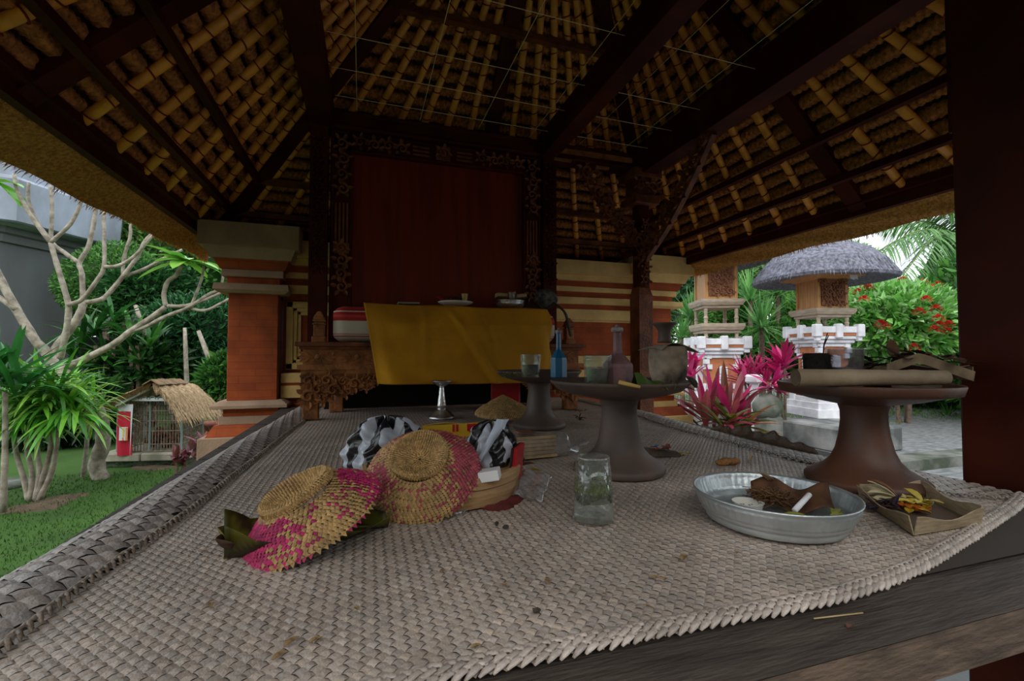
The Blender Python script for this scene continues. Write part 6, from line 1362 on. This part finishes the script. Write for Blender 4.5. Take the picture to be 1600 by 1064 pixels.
# pink plants
PK = [(.75, .03, .22), (.60, .02, .18), (.8, .10, .3), (.35, .03, .10), (.5, .02, .12)]
PKD = [(.62, .03, .16), (.30, .05, .07), (.55, .12, .14), (.22, .07, .04), (.75, .06, .25), (.4, .10, .12)]
OLV = [(.22, .20, .03), (.30, .26, .04), (.14, .15, .03), (.55, .05, .14), (.40, .14, .05)]
cordy(1125, 655, 3.3, PKD, 9, (.30, .46), (.045, .065), 'tall pink-red long-leaved plant rising past the right mat edge', heads=((-10, 0), (6, 5), (20, 8), (-22, 10)), el=(.6, 1.45))
cordy(1150, 668, 3.1, OLV, 13, (.18, .32), (.045, .07), 'olive and pink broad-leaved plant low beside the mat edge', heads=((0, 0), (14, 5), (-14, 4)), el=(.1, 1.2))
cordy(1178, 590, 5.5, PK, 26, (.26, .40), (.04, .06), 'magenta long-leaved plant between the shrines, lower', heads=((0, 0), (-14, 8), (16, 10)), el=(.3, 1.45), base=.1)
cordy(1226, 572, 5.3, PK, 20, (.24, .36), (.04, .06), 'magenta long-leaved plant against the nearer shrine pedestal', heads=((0, 0), (-12, 16)), el=(.5, 1.5), base=.1)
cordy(1204, 604, 5.0, PKD + PK, 18, (.22, .34), (.035, .055), 'dusky pink spreading plant above the dark boulder', heads=((0, 0), (12, 6)), el=(-.1, .9), base=.1)
cordy(1078, 590, 4.6, PK, 12, (.2, .3), (.035, .05), 'small magenta plant behind the soot-stained pot', heads=((0, 0), (6, -14)), el=(.5, 1.4), base=0)
# spiky fans
def fan(px, py, zc, n, L, w, label, cols=None):
    c = at(px, py, zc=zc); t = thing('spiky_fan_plant', (c.x, c.y, .1), label, 'plant'); b = MB(); cluster(b, c, n, L, w, cols or [(.17, .44, .12), (.26, .56, .16), (.10, .30, .07)], el=(-.3, 1.5), droop=.35, nseg=4, tip=1); b.build('leaves', LEAFG, t)
    b = MB(); b.tube([(c.x, c.y, .1), tuple(c)], .04, 8); b.build('trunk', BARKD, t)
fan(1190, 512, 7.4, 100, (.45, .75), (.03, .045), 'spiky fan-leaved plant standing between the shrines')
fan(1215, 462, 8.6, 110, (.5, .9), (.035, .05), 'bigger spiky plant right behind the nearer shrine roof edge')
fan(1172, 470, 8.4, 80, (.5, .8), (.035, .05), 'spiky plant directly behind the farther shrine box')
fan(1082, 500, 7.6, 90, (.4, .65), (.035, .05), 'pale spiky plant left of the farther shrine', [(.2, .48, .12), (.28, .55, .18), (.12, .35, .08)])
fan(1065, 530, 7.2, 60, (.3, .5), (.03, .045), 'low spiky plant behind the stemmed clay cup', [(.2, .48, .12), (.28, .55, .18), (.12, .35, .08)])
fan(1480, 655, 7.6, 40, (.25, .45), (.03, .04), 'dark low spiky plant near the thick post', G_MID)
BP('broadleaf_tree', 1195, 425, 90, 62, 11.5, 5200, (.12, .24), (.06, .10), G_PALE + G_LITE, 'pale green tree behind and between the two shrines', 'tree')
BP('broadleaf_tree', 1090, 430, 60, 60, 12, 3600, (.12, .2), (.05, .09), [(.12, .3, .12), (.2, .42, .2), (.08, .22, .08)], 'bluish green tree left of the farther shrine', 'tree')
BP('broadleaf_tree', 1325, 425, 50, 48, 13, 2600, (.12, .24), (.06, .10), G_PALE, 'pale tree rising behind the nearer shrine roof', 'tree')
BP('broadleaf_tree', 1010, 470, 80, 90, 13, 3000, (.14, .24), (.06, .10), G_MID, 'green tree behind the right brick pilaster', 'tree')
BP('dense_shrub', 1125, 500, 55, 48, 9.2, 3200, (.10, .2), (.04, .07), G_LITE, 'bright green shrub seen through the posts of the farther shrine')
BP('dense_shrub', 1265, 500, 60, 48, 9.4, 2800, (.10, .2), (.04, .07), G_LITE, 'bright green shrub seen through the posts of the nearer shrine')
BP('dense_shrub', 1180, 545, 100, 42, 9.0, 4200, (.10, .2), (.04, .08), G_MID + G_LITE, 'green hedge shrub behind the pink plants')
BP('dense_shrub', 1300, 560, 70, 60, 8.6, 3000, (.10, .2), (.04, .08), G_MID, 'green shrub right behind the nearer shrine pedestal')
BP('dense_shrub', 1470, 600, 100, 45, 9.0, 3600, (.10, .2), (.04, .08), G_MID + G_DARK, 'dark green low hedge beyond the grass near the thick post')
fb = BP('flowering_bush', 1408, 508, 102, 66, 6.8, 6800, (.13, .20), (.055, .085), [(.22, .55, .10), (.34, .68, .18), (.14, .42, .07), (.45, .72, .32)], 'big green bush dotted with red-orange flower heads', 'bush', m=LEAFSHINY)
fc = at(1408, 508, zc=6.8); sf = 6.8 / F
for (px, py) in ((1321, 456), (1352, 448), (1341, 458), (1358, 452), (1442, 443), (1465, 447), (1447, 470), (1411, 440), (1436, 489), (1463, 484), (1376, 508), (1382, 512), (1468, 510), (1483, 509), (1456, 452), (1466, 499), (1480, 520), (1460, 517), (1428, 545), (1350, 470)):
    dx, dz = (px - 1408) * sf, (508 - py) * sf; q = max(0, 1 - (dx / (102 * sf)) ** 2 - (dz / (66 * sf)) ** 2) ** .5; c = at(px, py, zc=6.8) - Vector((FW.x, FW.y, 0)) * (q * 102 * sf * .86)
    c = Vector((0, 0, CAMZ)) + (at(px, py, zc=6.8) - Vector((0, 0, CAMZ))) * ((6.8 - q * 1.0 - .12) / 6.8)
    b = MB()
    for k in range(60): d = vecd(U(0, 6.3), U(-.2, 1.5)); b.leaf(c + d * .045, d, .034, .028, n=2, col=np.array((.80, .06, .03)) * U(.7, 1.15))
    b.build('flower_head', LEAFG, fb)
# palm
def palm(c, fr_, label):
    t = thing('coconut_palm', (c.x, c.y, 0), label, 'palm'); b = MB(); b.tube(sm([(c.x, c.y, 0), (c.x + .1, c.y + .1, c.z * .5), tuple(c)]), .13, 12); b.build('trunk', BARKD, t)
    for tip, arch in fr_:
        tip = Vector(tip); mid = (c + tip) / 2 + Vector((0, 0, arch)); P = sm([c, c.lerp(mid, .55) + Vector((0, 0, arch * .25)), mid, mid.lerp(tip, .55) + Vector((0, 0, arch * .1)), tip], 10); b = MB(); n = len(P)
        b.tube(P, [lerp(.022, .005, i / n) for i in range(n)], 6, col=(.3, .4, .12))
        for i in range(4, n):
            d = (P[min(n - 1, i + 1)] - P[i - 1]).normalized(); sd = d.cross(Vector((0, 0, 1))).normalized()
            for sg in (-1, 1):
                for h in (0, .5):
                    L = .62 * math.sin(PI * (.12 + .8 * i / n)) + .1; b.leaf(P[i].lerp(P[i - 1], h), sd * sg * .8 + d * .5 + Vector((0, 0, U(-.45, .15))), L * U(.85, 1.1), .035, n=5, droop=1.2, tipw=1, col=np.array(random.choice([(.16, .36, .10), (.24, .46, .16), (.12, .28, .08)])))
        b.build('frond', LEAFG, t)
pc = at(1530, 400, zc=8.6)
palm(pc, [(at(1345, 412, zc=8.2), .55), (at(1385, 470, zc=7.6), .7), (at(1470, 318, zc=8.8), .3), (at(1425, 462, zc=9.2), .8), (at(1378, 350, zc=9.4), .35), (at(1445, 300, zc=9), .2), (at(1470, 500, zc=8), .6), (at(1640, 420, zc=8.4), .6)], 'coconut palm behind the thick post with fronds arching over the flowering bush')
BP('dense_shrub', 1520, 470, 70, 90, 10.5, 2600, (.14, .26), (.06, .1), G_MID, 'green shrub mass mostly hidden behind the thick post')

for (x, y, r, lb) in ((9.5, 4.2, 1.6, 'green tree far to the right of the thick post, beyond the paving'), (8.6, 1.2, 1.5, 'round shrub far to the right of the thick post, beyond the paving')):
    bush('broadleaf_tree', (x, y, 1.5), (r, r, 1.5), 3000, (.14, .26), (.06, .1), G_MID, lb, 'tree')
